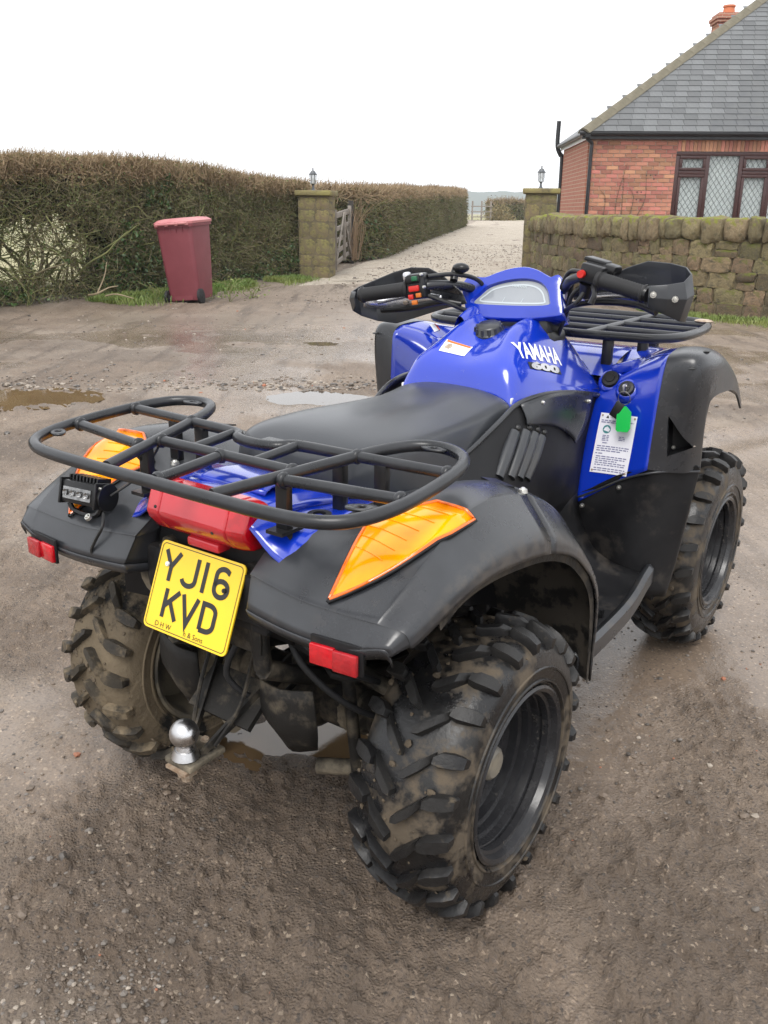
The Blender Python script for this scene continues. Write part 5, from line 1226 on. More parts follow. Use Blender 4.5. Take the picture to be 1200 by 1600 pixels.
def glyphs(txt, x0, y0, adv, w, h, sw):
    for i, ch in enumerate(txt):
        b = MB()
        for k, st in enumerate(GLY[ch]):
            v, f = ribbon([(x0+adv[i]+p[0]*w/.6, y0+p[1]*h) for p in st], sw, .0007+.00005*k)
            b.add([PM @ Vector(p) for p in v], f)
        b.build('character', M['ink'], plate, None)
glyphs('YJ16', -.083, .010, (0, .046, .082, .122), .036, .052, .0088)
glyphs('KVD', -.064, -.052, (0, .044, .090), .036, .050, .0088)
b = MB(); v, f = ribbon(rrect(PWD-.0045, PHT-.0045, .008), .0013, .0006, True); b.add([PM @ Vector(p) for p in v], f); b.build('border_line', M['ink'], plate, None)
for tx, x, sz in (('D H W', -.052, .013), ('h & Sons', .022, .013)):
    v, f = text_mesh(tx, sz); b = MB(); b.add([PM @ (Vector((p[0]+x, p[1]-PHT+.0115, .0006))) for p in v], f); b.build('lettering', M['ink'], plate, None)
bolt('plate_screw', PM @ Vector((-.074, .038, .0005)), pnrm, .0048, M['white'], plate, .003); bolt('plate_screw', PM @ Vector((.066, .026, .0005)), pnrm, .0048, M['ink'], plate, .003)

# ---------------------------------------------------------------- tow hitch
hit = empty('tow_hitch', quad)
b = MB()
for s in (-1, 1):
    V = [(s*.085, -.06, .42), (s*.085, -.06, .38), (s*.018, -.225, .262), (s*.018, -.225, .275)]
    V2 = [(p[0]-s*.006, p[1], p[2]) for p in V]; b.add(V+V2, [(0, 1, 2, 3), (7, 6, 5, 4), (0, 3, 7, 4), (1, 5, 6, 2), (0, 4, 5, 1), (3, 2, 6, 7)])
    b.tube([(s*.05, -.12, .44), (s*.052, -.16, .35), (s*.03, -.205, .28)], .004, 6)
b.box((0, -.13, .335), (.15, .012, .09), Matrix.Rotation(R(-52), 3, 'X'))
b.build('drawbar', M['frame'], hit, 30)
b = MB(); b.box((0, -.225, .262), (.066, .085, .012), b=.003); b.build('tow_plate', M['frame_mud'], hit)
b = MB(); b.ball((0, -.247, .316), .026, 24, 14); b.cyl((0, -.247, .285), (0, -.247, .30), .017, .013, 20); b.cyl((0, -.247, .271), (0, -.247, .286), .025, .019, 20); b.build('tow_ball', M['steel'], hit, 50)
b = MB(); b.cyl((0, -.247, .256), (0, -.247, .236), .020, .019, 6); b.cyl((0, -.247, .236), (0, -.247, .222), .011, .010, 10); b.box((0, -.247, .253), (.05, .05, .006)); b.build('ball_nut', M['rust'], hit, 30)
for s in (-1, 1): bolt('bolt', (s*.0+.012*s, -.19, .268), (0, 0, 1), .009, M['rust'], hit)

# ---------------------------------------------------------------- rear rack
rk = empty('rear_rack', quad)
def rz(y): return .803+.0685*y
def rp(x, y): return (x, y, rz(y)-.004)
TR = .0104
half_ = [(.0, -.279), (.13, -.280), (.25, -.277), (.315, -.266), (.356, -.237), (.378, -.18), (.383, -.11), (.377, -.02), (.363, .042), (.336, .080), (.290, .097), (.247, .084), (.215, .04), (.193, -.02)]
loop = [rp(-x, y) for x, y in half_[::-1]]+[rp(x, y) for x, y in half_[1:]]
b = MB(); b.tube(loop, TR, 12, n=5); b.build('outer_tube', M['rack'], rk, 60)
for s in (-1, 1):
    b = MB(); b.tube([rp(s*.194, -.018), rp(s*.121, -.268)], TR*.95, 10, smooth=False); b.build('long_bar', M['rack'], rk, 60)
    b = MB(); b.tube([rp(s*.168, -.164), rp(s*.375, -.136)], TR*.9, 10, smooth=False); b.build('cross_bar', M['rack'], rk, 60)
    b = MB(); b.tube([rp(s*.196, -.015), rp(s*.372, -.007)], TR*.9, 10, smooth=False); b.build('cross_bar', M['rack'], rk, 60)
    b = MB(); b.tube([rp(s*.07, -.122), rp(s*.074, -.022)], TR*.85, 10, smooth=False); b.build('short_bar', M['rack'], rk, 60)
    # tie-down tabs and support feet
    for (x, y, a) in ((.288, .074, 0), (.345, -.20, 30)):
        mm = Matrix.Translation(Vector(rp(s*x, y))+Vector((0, 0, .006))) @ Matrix.Rotation(s*R(a), 4, 'Z')
        b = MB(); ring = [(.020*math.cos(t)*1.2, .013*math.sin(t)) for t in np.linspace(0, 2*math.pi, 18, endpoint=False)]; inn = [(.0065*math.cos(t), .0065*math.sin(t)) for t in np.linspace(0, 2*math.pi, 18, endpoint=False)]
        V = [mm @ Vector((*p, 0)) for p in ring]+[mm @ Vector((*p, 0)) for p in inn]; b.add(V, [(i, (i+1) % 18, 18+(i+1) % 18, 18+i) for i in range(18)])
        solid(b.build('tie_tab', M['rack'], rk, 30), .004)
    for (x, y, zt) in ((.245, -.012, .70), (.16, -.155, .70), (.165, -.02, .69)):
        b = MB(); t = Vector(rp(s*x, y)); b.box((t.x, t.y, (t.z+zt)/2-.004), (.024, .016, t.z-zt), b=.003); b.box((t.x, t.y, zt+.003), (.034, .05, .006)); b.build('support_foot', M['black'], rk)
b = MB(); b.tube([rp(-.158, -.126), rp(.158, -.126)], TR*.9, 10, smooth=False); b.build('cross_bar', M['rack'], rk, 60)
b = MB(); b.tube([rp(0, -.27), rp(0, -.13)], TR*.9, 10, smooth=False); b.build('long_bar', M['rack'], rk, 60)
b = MB(); b.tube([rp(-.19, -.016), rp(-.075, -.022), rp(-.045, -.044), rp(0, -.052), rp(.045, -.044), rp(.075, -.022), rp(.19, -.016)], TR*.95, 10); b.build('seat_bar', M['rack'], rk, 60)
b = MB(); b.box(Vector(rp(.03, -.035))+Vector((0, .0, .004)), (.045, .028, .004)); b.build('tie_tab', M['rack'], rk)

for pts in ([(s*.168, -.164) for s in (-1, 1)]+[(s*.366, -.137) for s in (-1, 1)]+[(s*.196, -.015) for s in (-1, 1)]+[(s*.364, -.0075) for s in (-1, 1)]+[(s*.152, -.126) for s in (-1, 1)]+[(0, -.133), (0, -.266)]):
    b = MB(); p = Vector(rp(*pts)); dd = Vector((1, 0, 0)) if pts[0] else Vector((0, 1, 0)); b.tube([p-dd*.006, p-dd*.002, p+dd*.003, p+dd*.006], [.0105, .0128, .0132, .0108], 12, smooth=False); b.build('weld_bead', M['rack'], rk, 60)
# ---------------------------------------------------------------- seat
ST = []
for (y, hw, zt, zc, zb, bw) in ((.015, .075, .725, .735, .70, .09), (.035, .115, .765, .775, .700, .125), (.08, .142, .785, .802, .692, .155), (.18, .150, .788, .810, .672, .165), (.32, .146, .780, .805, .655, .165), (.44, .140, .778, .802, .668, .160), (.54, .142, .784, .806, .705, .156), (.60, .146, .788, .806, .742, .152), (.625, .142, .776, .790, .752, .147), (.632, .12, .75, .755, .74, .13)):
    h = [(0, zc), (hw*.45, zc-.003), (hw*.8, zt+.004), (hw, zt-.012), (hw+.010, zt-.035), ((hw+bw)/2+.006, (zt+zb)/2-.012), (bw, zb)]
    ST.append([(-x, y, z) for x, z in h[::-1]]+[(x, y, z) for x, z in h[1:]])
v, f, (nr, nc) = patch(ST, 5, 4); v = list(v)
k = len(v); v.append((0, .012, .72)); f = list(f)+[(k, j+1, j) for j in range(nc-1)]
seat = newobj('seat', v, f, M['seat'], quad, 70)
sb = bvh_of(v, f)
for s in (-1, 1):
    b = MB(); b.tube([tuple(ST[i][0 if s < 0 else -1]) for i in range(1, 9)], .005, 6, n=4); b.build('seat_piping', M['black'], seat, 60)
    b = MB(); b.box((s*.147, .623, .782), (.004, .014, .014), b=.0015); b.build('seat_clip', M['white'], seat)
b = MB(); b.box((0, .30, .665), (.27, .52, .05), b=.015); b.build('seat_base', M['plastic2'], quad)
# ---------------------------------------------------------------- tank cover
TK = []
for (y, pr) in ((.612, ((0, .790), (.05, .790), (.10, .786), (.130, .778), (.150, .765), (.166, .735))),
                (.632, ((0, .836), (.05, .838), (.10, .838), (.128, .826), (.150, .795), (.172, .745))),
                (.66, ((0, .858), (.05, .864), (.098, .868), (.134, .846), (.156, .805), (.180, .752))),
                (.71, ((0, .880), (.048, .890), (.090, .896), (.148, .838), (.168, .802), (.190, .758))),
                (.77, ((0, .903), (.045, .917), (.082, .924), (.165, .824), (.182, .796), (.204, .765))),
                (.85, ((0, .914), (.045, .929), (.086, .935), (.184, .802), (.196, .786), (.214, .766))),
                (.92, ((0, .912), (.05, .922), (.092, .924), (.199, .782), (.206, .772), (.220, .760))),
                (.98, ((0, .90), (.05, .905), (.10, .890), (.205, .776), (.212, .765), (.222, .752)))):
    TK.append([(-x, y, z) for x, z in pr[::-1]]+[(x, y, z) for x, z in pr[1:]])
v, f, _ = patch(TK, 5, 4); tkb = bvh_of(v, f)
tank = solid(newobj('tank_cover', v, f, M['blue'], quad, 50), .004)
# raised rib on the left and right of the filler valley
for s in (-1,):
    b = MB(); b.add(*patch([[(s*.070, .775, .921), (s*.082, .775, .936), (s*.094, .775, .936), (s*.104, .775, .908)], [(s*.066, .81, .928), (s*.080, .81, .949), (s*.096, .81, .948), (s*.108, .81, .905)], [(s*.066, .845, .930), (s*.080, .845, .955), (s*.098, .845, .952), (s*.112, .845, .900)], [(s*.070, .85, .92), (s*.082, .85, .925), (s*.10, .85, .92), (s*.115, .85, .89)]], 3, 3)[:2])
    b.build('tank_rib', M['blue'], tank, 50)
fc = Vector((-.004, .775, .907)); tm_ = Matrix.Translation(fc) @ Matrix.Rotation(R(18), 4, 'X') @ Matrix.Rotation(R(-90), 4, 'Y')
b = MB(); b.lathe([(-.014, .037), (.002, .037), (.005, .033), (.017, .031), (.021, .026), (.0215, 0)], tm_, 32)
for i in range(12):
    a = 2*math.pi*i/12; b.tube([tm_ @ Vector((.000, .033*math.cos(a), .033*math.sin(a))), tm_ @ Vector((.017, .030*math.cos(a), .030*math.sin(a)))], .0045, 6, smooth=False)
b.build('fuel_cap', M['plastic'], tank, 50)
def decal(bvh, org, ux, uy, pts, faces, d, off, m, name, parent):
    org, ux, uy = Vector(org), Vector(ux), Vector(uy)
    return newobj(name, [onto(bvh, org+ux*p[0]+uy*p[1], d, off) for p in pts], faces, m, parent, None)
def gridq(w, h, n, m_): return [(w*(i/n-.5), h*(j/m_-.5)) for i in range(n+1) for j in range(m_+1)], [(i*(m_+1)+j, (i+1)*(m_+1)+j, (i+1)*(m_+1)+j+1, i*(m_+1)+j+1) for i in range(n) for j in range(m_)]
# maker's lettering and badge on both flanks of the tank
for s in (-1, 1):
    org = Vector((s*.1285, .777, .866)); ux = Vector((.043, .146, -.029)).normalized() if s > 0 else Vector((.043, -.146, .029)).normalized()
    dn = Vector((-s*.75, .15, -.62)).normalized(); uy = Vector((-s*.36, .62, .52)).normalized()
    uy = (uy-ux*uy.dot(ux)).normalized()
    vt, ft = text_mesh('YAMAHA', .062, .0018); sx = .158/max(.001, (max(p[0] for p in vt)-min(p[0] for p in vt)))
    bm = bmesh.new(); vs = [bm.verts.new((p[0]*sx, p[1], 0)) for p in vt]
    for q in ft:
        try: bm.faces.new([vs[i] for i in q])
        except ValueError: pass
    bmesh.ops.triangulate(bm, faces=bm.faces[:]); bmesh.ops.subdivide_edges(bm, edges=[e for e in bm.edges if e.calc_length() > .012], cuts=2)
    bm.verts.index_update(); pv = [tuple(q.co) for q in bm.verts]; pf = [[q.index for q in fc_.verts] for fc_ in bm.faces]; bm.free()
    decal(tkb, org, ux, uy, pv, pf, dn, .0012, M['white'], 'lettering', tank)
    vt, ft = text_mesh('600', .026, .0016); org2 = Vector((s*.1525, .768, .8375))
    sx = .105/max(.001, (max(p[0] for p in vt)-min(p[0] for p in vt)))
    bdg = decal(tkb, org2, ux, uy, *gridq(.118, .019, 8, 2), dn, .0010, M['ink'], 'badge_backing', tank)
    decal(tkb, org2, ux, uy, [(p[0]*sx+p[1]*.2, p[1]) for p in vt], ft, dn, .0025, M['silver'], 'badge', tank)
# warning sticker on the top of the tank
so, su, sv = Vector((-.040, .681, .875)), Vector((1, .02, 0)), Vector((0, .9, .42)).normalized()
stk = decal(tkb, so, su, sv, *gridq(.068, .042, 6, 4), (0, .35, -.9), .0010, M['label'], 'warning_sticker', tank)
decal(tkb, so+sv*.0165, su, sv, *gridq(.062, .007, 6, 1), (0, .35, -.9), .0016, M['orange_switch'], 'sticker_band', stk)
decal(tkb, so-su*.018, su, sv, [(-.009, -.008), (.004, -.01), (.010, .001), (.003, .010), (-.006, .007)], [(0, 1, 2, 3, 4)], (0, .35, -.9), .0016, M['rust'], 'sticker_pictogram', stk)

# ---------------------------------------------------------------- engine side covers
for s in (-1, 1):
    SC = [[(.150, .36, .69), (.158, .45, .722), (.165, .53, .755), (.172, .60, .784), (.190, .70, .792), (.208, .82, .780), (.217, .95, .755)],
          [(.175, .34, .665), (.178, .44, .690), (.184, .53, .722), (.190, .60, .750), (.204, .70, .760), (.214, .80, .745), (.216, .93, .71)],
          [(.205, .32, .62), (.206, .43, .64), (.205, .53, .665), (.202, .60, .690), (.205, .68, .700), (.210, .76, .69), (.211, .93, .65)],
          [(.222, .31, .56), (.222, .42, .575), (.220, .52, .59), (.214, .60, .61), (.212, .68, .61), (.212, .76, .60), (.208, .93, .58)],
          [(.225, .31, .47), (.226, .42, .47), (.226, .52, .48), (.222, .60, .49), (.218, .68, .49), (.214, .76, .49), (.206, .93, .48)]]
    G = [list(r) for r in SC] if s > 0 else [[(-p[0], p[1], p[2]) for p in r] for r in SC[::-1]]
    v, f, _ = patch(G, 4, 4); scb = bvh_of(v, f)
    cov = solid(newobj('side_cover', v, f, M['plastic2'], quad, 50), .004, 1)
    top = [Vector((p[0]+.003, p[1], p[2])) for p in SC[0]]
    b = MB(); b.tube(mp([tuple(p) for p in top], s), .006, 8, n=4); b.build('cover_edge', M['plastic'], cov, 60)
    for (y0, z0, y1, z1) in ((.563, .728, .472, .650), (.603, .722, .515, .640), (.638, .712, .553, .630), (.668, .700, .588, .620)):
        a = onto(scb, (s*.21, y0, z0), (-s, 0, 0), -.004); c = onto(scb, (s*.21, y1, z1), (-s, 0, 0), -.005); m_ = onto(scb, (s*.21, (y0+y1)/2, (z0+z1)/2), (-s, 0, 0), -.002)
        b = MB(); b.tube([tuple(a), tuple(m_), tuple(c)], [.0145, .016, .014], 12); b.build('vent_slat', M['plastic'], cov, 60)
        b = MB(); b.ball(tuple(a+Vector((s*.002, .012, .008))), .009, 10, 6); b.build('vent_gap', M['ink'], cov, 60)
    for (y, z) in ((.665, .774), (.865, .757)):
        q = onto(scb, (s*.21, y, z), (-s, 0, 0), 0); bolt('screw', q, (s, 0, .3), .006, M['zinc'], cov)
    # triangular upper panel lapping the tank
    v, f, _ = patch([[(s*.181, .60, .784), (s*.200, .70, .793), (s*.214, .80, .786), (s*.224, .905, .768)], [(s*.197, .60, .757), (s*.213, .70, .757), (s*.222, .80, .735), (s*.226, .875, .70)], [(s*.201, .60, .74), (s*.213, .70, .722), (s*.219, .78, .69), (s*.222, .83, .655)]] if s > 0 else [[(s*.201, .60, .74), (s*.213, .70, .722), (s*.219, .78, .69), (s*.222, .83, .655)], [(s*.197, .60, .757), (s*.213, .70, .757), (s*.222, .80, .735), (s*.226, .875, .70)], [(s*.181, .60, .784), (s*.200, .70, .793), (s*.214, .80, .786), (s*.224, .905, .768)]], 4, 4)
    up_o = solid(newobj('upper_panel', v, f, M['plastic'], cov, 50), .004, 1)
    for (y, z, x) in ((.67, .778, .199), (.875, .752, .2245)): bolt('screw', (s*x, y, z), (s, 0, .35), .006, M['zinc'], up_o)

# ---------------------------------------------------------------- leg shields, front body, front fenders
def fwd(G): return [[(p[0]-.0165*min(1, max(0, (p[0]-.2)/.1)), p[1]+.055, p[2]-.009) for p in r] for r in G]
def fwdf(G):
    o = []
    for r in G:
        q = []
        for p in r:
            k = max(0., min(1., (1.20-p[1])/.25)); e = max(0., min(1., (.47-p[0])/.06)) if p[0] > .2 else 0
            q.append((p[0]-.0165*k*e-(.004 if p[0] > .47 else 0)*k, p[1]+(.055 if p[0] < .44 else .045)*k, p[2]-.009*k))
        o.append(q)
    return o
for s in (-1, 1):
    LS = [[(.205, .845, .49), (.28, .852, .535), (.34, .852, .575), (.395, .842, .610)],
          [(.200, .855, .60), (.28, .860, .62), (.34, .858, .64), (.396, .846, .665)],
          [(.204, .868, .70), (.28, .868, .71), (.34, .862, .72), (.398, .848, .735)],
          [(.214, .890, .760), (.285, .885, .785), (.345, .872, .800), (.400, .853, .815)],
          [(.222, .915, .785), (.29, .910, .822), (.35, .895, .850), (.401, .862, .866)],
          [(.225, .955, .80), (.295, .955, .838), (.352, .935, .868), (.402, .90, .884)]]
    LS = fwd(LS)
    v, f, _ = patch(mg(LS, s), 4, 5); lsb = bvh_of(v, f)
    ls = solid(newobj('leg_shield', v, f, M['blue'], quad, 50), .004)
    FT = [LS[-1], [(.225, 1.08, .83), (.285, 1.08, .846), (.335, 1.08, .866), (.384, 1.06, .880)], [(.20, 1.18, .85), (.27, 1.18, .855), (.33, 1.17, .855), (.376, 1.16, .857)], [(.16, 1.32, .82), (.24, 1.32, .815), (.30, 1.32, .81), (.35, 1.30, .805)], [(.12, 1.46, .74), (.20, 1.46, .735), (.27, 1.46, .73), (.33, 1.42, .73)]]
    v, f, _ = patch(mg(FT, s), 5, 5); ftb = bvh_of(v, f)
    ft_o = solid(newobj('front_body_panel', v, f, M['blue'], quad, 50), .004)
    # raised box beside the tank with its cap
    q = onto(ftb, (s*.255, 1.0, .84), (0, 0, -1), 0); b = MB(); b.box(q+Vector((0, 0, .004)), (.058, .085, .026), Matrix.Rotation(s*R(-4), 3, 'Z') @ Matrix.Rotation(s*R(-20), 3, 'Y'), b=.006); bx_ = b.build('body_box', M['blue'], ft_o)
    b = MB(); b.ball(q+Vector((s*.008, .0, .017)), .016, 16, 8, sc=(1, 1.2, .35)); b.build('box_cap', M['blue'], bx_, 60)
    decal(ftb, (s*.335, 1.05, .87), (.8*s, .55, 0), (0, 1, 0), *gridq(.040, .024, 3, 2), (0, 0, -1), .0012, M['label'], 'small_sticker', ft_o)
    decal(ftb, (s*.335, 1.065, .87), (.8*s, .55, 0), (0, 1, 0), *gridq(.040, .007, 3, 1), (0, 0, -1), .0018, M['red_switch'], 'sticker_band', ft_o)
    FF = [[(.395, .845, .612), (.425, .862, .608), (.455, .905, .604), (.474, .965, .600), (.470, .985, .598)],
          [(.397, .849, .735), (.428, .862, .735), (.458, .888, .735), (.478, .935, .725), (.476, .96, .70)],
          [(.401, .855, .815), (.432, .864, .820), (.460, .882, .820), (.480, .925, .800), (.482, .945, .765)],
          [(.402, .866, .866), (.434, .872, .876), (.462, .893, .870), (.481, .940, .835), (.484, .960, .780)],
          [(.402, .90, .886), (.435, .910, .892), (.463, .935, .884), (.482, .985, .845), (.485, 1.0, .784)],
          [(.392, 1.02, .886), (.432, 1.03, .888), (.462, 1.04, .876), (.480, 1.06, .838), (.484, 1.065, .780)],
          [(.386, 1.15, .860), (.425, 1.16, .858), (.455, 1.165, .845), (.474, 1.17, .812), (.478, 1.17, .768)],
          [(.352, 1.30, .808), (.400, 1.31, .805), (.438, 1.31, .792), (.462, 1.30, .768), (.468, 1.28, .742)],
          [(.332, 1.42, .732), (.385, 1.43, .728), (.428, 1.425, .718), (.454, 1.40, .70), (.462, 1.38, .684)]]
    FF = fwdf(FF)
    v, f, _ = patch(mg(FF, s), 5, 5); ffb = bvh_of(v, f)
    ff = solid(newobj('front_fender', v, f, M['plastic'], quad, 60), .005)
    # triangular pocket in the rear face
    tri = [Vector((s*.403, .85, .739)), Vector((s*.411, .85, .637)), Vector((s*.458, .85, .660))]
    tv = tri+[p+Vector((s*.01, .14, 0)) for p in tri]
    pfc = [(0, 1, 2), (5, 4, 3), (0, 3, 4, 1), (1, 4, 5, 2), (2, 5, 3, 0)]
    try: cut(ff, [(tv, pfc)])
    except Exception as ex: print('cut failed', ex)
    ff.data.polygons.foreach_set('use_smooth', [True]*len(ff.data.polygons)); ff.data.set_sharp_from_angle(angle=R(50))
    c3 = sum((Vector(onto(ffb, p, (0, 1, 0), 0)) for p in tri), Vector())/3
    pin = [c3+(onto(ffb, tri[i], (0, 1, 0), 0)-c3)*1.14+Vector((0, .008, 0)) for i in range(3)]; pbk = [p*.8+(c3*.2)+Vector((s*.0, .045, 0)) for p in pin]
    b = MB(); b.add(pin+pbk, [(3, 4, 5), (0, 3, 4, 1), (1, 4, 5, 2), (2, 5, 3, 0)]); b.build('pocket', M['plastic2'], ff, 20)
    bolt('screw', c3+Vector((-s*.006, .03, -.026)), (0, -1, 0), .005, M['zinc'], ff)
    for (y, x) in ((.925, .447), (1.005, .452)):
        q = onto(ffb, (s*x, y, .9), (0, 0, -1), .0012); b = MB(); b.ball(q, .018, 14, 6, sc=(.45, 1.1, .16)); b.build('fender_slot', M['ink'], ff, 60)
    # black lower shield, mud flap and footwell
    LB = [[(.215, .875, .30), (.33, .865, .30), (.39, .838, .295), (.42, .85, .285), (.445, .905, .275), (.448, .925, .272)],
          [(.210, .872, .38), (.30, .862, .38), (.38, .847, .37), (.425, .862, .37), (.455, .915, .37), (.458, .935, .37)],
          [(.208, .865, .45), (.27, .857, .46), (.36, .850, .47), (.42, .864, .48), (.463, .925, .49), (.466, .95, .49)],
          [(.205, .850, .495), (.26, .852, .525), (.34, .854, .575), (.415, .858, .605), (.470, .945, .602), (.472, .972, .598)]]
    LB = fwdf(LB); LB.append([(p[0], p[1]-.003, p[2]+.012) for p in LB[-1]])
    v, f, _ = patch(mg(LB, s), 4, 4)
    lb = solid(newobj('lower_shield', v, f, M['plastic2'], quad, 55), .005, -1)
    for (x, y, z) in ((.315, .898, .545), (.225, .896, .480)): bolt('screw', (s*x, y, z), (0, -1, 0), .006, M['zinc'], lb)
    pass
    b = MB(); b.tube(mp([(p[0], p[1]-.003, p[2]+.001) for p in LB[3]], s), .003, 6); b.build('shield_edge', M['plastic'], lb, 60)
    FW = [[(.215, .30, .50), (.23, .30, .40), (.25, .30, .315), (.30, .30, .300), (.36, .30, .298), (.41, .30, .300)],
          [(.214, .55, .48), (.225, .55, .40), (.25, .55, .31), (.30, .55, .296), (.36, .55, .295), (.412, .55, .297)],
          [(.212, .72, .50), (.220, .73, .42), (.25, .74, .32), (.30, .76, .305), (.36, .78, .304), (.41, .80, .306)],
          [(.208, .90, .51), (.22, .90, .45), (.26, .90, .38), (.31, .90, .35), (.36, .90, .34), (.40, .89, .34)]]
    v, f, _ = patch(mg(FW, s), 5, 4); fw = solid(newobj('footwell', v, f, M['plastic2'], quad, 55), .004)
    EB = [[(.405, y, z+.004), (.418, y, z+.010), (.428, y, z), (.428, y, z-.036), (.412, y, z-.050)] for (y, z) in ((.45, .302), (.55, .302), (.65, .304), (.74, .310), (.80, .324), (.85, .346), (.89, .360))]
    v, f, _ = patch(mg(EB, s), 4, 1, lin_v=True); solid(newobj('footboard_rail', v, f, M['plastic'], quad, 28), .004)
    pg = empty('footpeg', quad)
    for i in range(6):
        b = MB(); b.box((s*(.27+.022*i), .62, .308), (.009, .11, .016), b=.002); b.build('tread_bar', M['black'], pg)
    b = MB(); b.box((s*.325, .565, .308), (.13, .010, .018)); b.box((s*.325, .675, .308), (.13, .010, .018)); b.build('tread_frame', M['black'], pg)
    if s > 0:
        # warning label
        lo = Vector((.284, .91, .6455)); lu = Vector((.985, -.06, .05)).normalized(); lvv = Vector((.06, .06, 1)).normalized()
        lab = decal(lsb, lo, lu, lvv, *gridq(.097, .150, 6, 8), (0, 1, 0), .0015, M['label'], 'warning_label', ls)
        def ltext(t, x, y, sz, al='CENTER', mt=M['ltext']):
            vt, ft = text_mesh(t, sz, 0, None, al); decal(lsb, lo, lu, lvv, [(p[0]+x, p[1]+y) for p in vt], ft, (0, 1, 0), .0021, mt, 'label_print', lab)
        ltext('WARNING', -.002, .0665, .0085, mt=M['ink'])
        decal(lsb, lo, lu, lvv, [(-.033, .063), (-.025, .063), (-.029, .0705)], [(0, 1, 2)], (0, 1, 0), .0021, M['ink'], 'label_print', lab)
        circ = [(.0105*math.cos(a)-.025, .0105*math.sin(a)+.036) for a in np.linspace(0, 2*math.pi, 20, endpoint=False)]
        decal(lsb, lo, lu, lvv, circ, [tuple(range(20))], (0, 1, 0), .0021, M['teal'], 'label_emblem', lab)
        decal(lsb, lo, lu, lvv, [(-.033, .033), (-.019, .030), (-.016, .036), (-.024, .043), (-.030, .040)], [(0, 1, 2, 3, 4)], (0, 1, 0), .0024, M['label'], 'label_emblem', lab)
        rr = random.Random(3)
        def words(x0, x1, y, h=.0026):
            b = MB(); x = x0
            while x < x1:
                w = min(rr.uniform(.004, .012), x1-x)
                b.add([onto(lsb, lo+lu*px+lvv*py, (0, 1, 0), .0021) for px, py in ((x, y), (x+w, y), (x+w, y+h), (x, y+h))], [(0, 1, 2, 3)]); x += w+.0022
            b.build('label_print', M['ltext'], lab, None)
        for y in (.056, .0515): words(-.043, .043 if y > .053 else .02, y)
        for y in (.019, .015, .011, .007): words(-.033, -.016, y, .0022)
        for y in (.019, .015, .011): words(.010, .026, y, .0022)
        words(-.030, -.016, .0005)
        for k, x1 in enumerate((.042, .040, .020)): words(-.042, x1, -.008-.0055*k)
        words(-.043, -.025, -.0265)
        for k, x1 in enumerate((.040, .036, .018, .041, .039)): words(-.040, x1, -.034-.0054*k)
        for y in (-.064, -.0695): words(-.040, .041, y)
        for (x, y) in ((-.043, .069), (.043, .069), (-.043, -.069), (.043, -.069)):
            q = onto(lsb, lo+lu*x+lvv*y, (0, 1, 0), .002); bolt('label_rivet', q, (0, -1, .1), .003, M['rust'], lab, .001)
        # 12 volt socket and ignition switch on moulded bosses
        for (cx, cz, r1, nm) in ((.243, .791, .022, 'power_socket'), (.297, .780, .019, 'ignition_switch')):
            q = onto(lsb, (cx, .94, cz), (0, 1, 0), 0); nv = Vector((0, -.80, .60)) if nm == 'power_socket' else Vector((.05, -.85, .52))
            mt4 = Matrix.Translation(q) @ nv.normalized().to_track_quat('X', 'Z').to_matrix().to_4x4()
            b = MB(); b.lathe([(-.012, r1*1.65), (.002, r1*1.5), (.008, r1*1.25), (.009, r1*1.05)], mt4, 28); bo = b.build('switch_boss', M['blue'], ls, 60)
            b = MB(); b.lathe([(.004, r1), (.012, r1), (.016, r1*.9), (.0165, r1*.55), (.0185, r1*.5), (.0185, 0)], mt4, 28); b.build(nm, M['black'], ls, 45)
        key_at = q; key_n = nv.normalized()
b = MB(); b.box((0, 1.28, .60), (.26, .34, .34), b=.05); b.box((0, 1.42, .66), (.42, .14, .12), b=.04); b.build('front_cowl', M['plastic2'], quad)
v, f, _ = patch([[(x, y, z) for x in (-.225, -.1, 0, .1, .225)] for y, z in ((.97, .80), (1.10, .845), (1.25, .84), (1.42, .77))], 3, 3); newobj('front_cover', v, f, M['blue'], quad, 50)

# ---------------------------------------------------------------- front rack
fr = empty('front_rack', quad); FZ = .895
hf = [(0, .995), (.14, .998), (.25, 1.008), (.315, 1.03), (.352, 1.09), (.362, 1.20), (.352, 1.33), (.325, 1.43), (.27, 1.49), (.14, 1.515), (0, 1.52)]
lp = [(x, y, FZ) for x, y in hf]+[(-x, y, FZ) for x, y in hf[-2:0:-1]]
b = MB(); b.tube(lp, .0115, 10, closed=True, n=4); b.build('outer_tube', M['rack'], fr, 60)
for y, xw in ((1.13, .352), (1.26, .352), (1.39, .335)):
    b = MB(); b.tube([(-xw, y, FZ+.001), (xw, y, FZ+.001)], .0095, 8, smooth=False); b.build('cross_bar', M['rack'], fr, 60)
for x in (-.15, .15):
    b = MB(); b.tube([(x, 1.0, FZ+.002), (x*.95, 1.51, FZ+.002)], .0095, 8, smooth=False); b.build('long_bar', M['rack'], fr, 60)
for s in (-1, 1):
    for (x, y) in ((.20, 1.03), (.255, 1.13), (.2, 1.38)):
        b = MB(); b.box((s*x, y, FZ-.055), (.026, .018, .10), b=.003); b.build('support_foot', M['black'], fr)
b = MB(); b.ball((.325, 1.40, FZ+.012), .02, 12, 6, sc=(1.3, 1, .3)); b.build('strap_end', M['rust'], fr, 60)

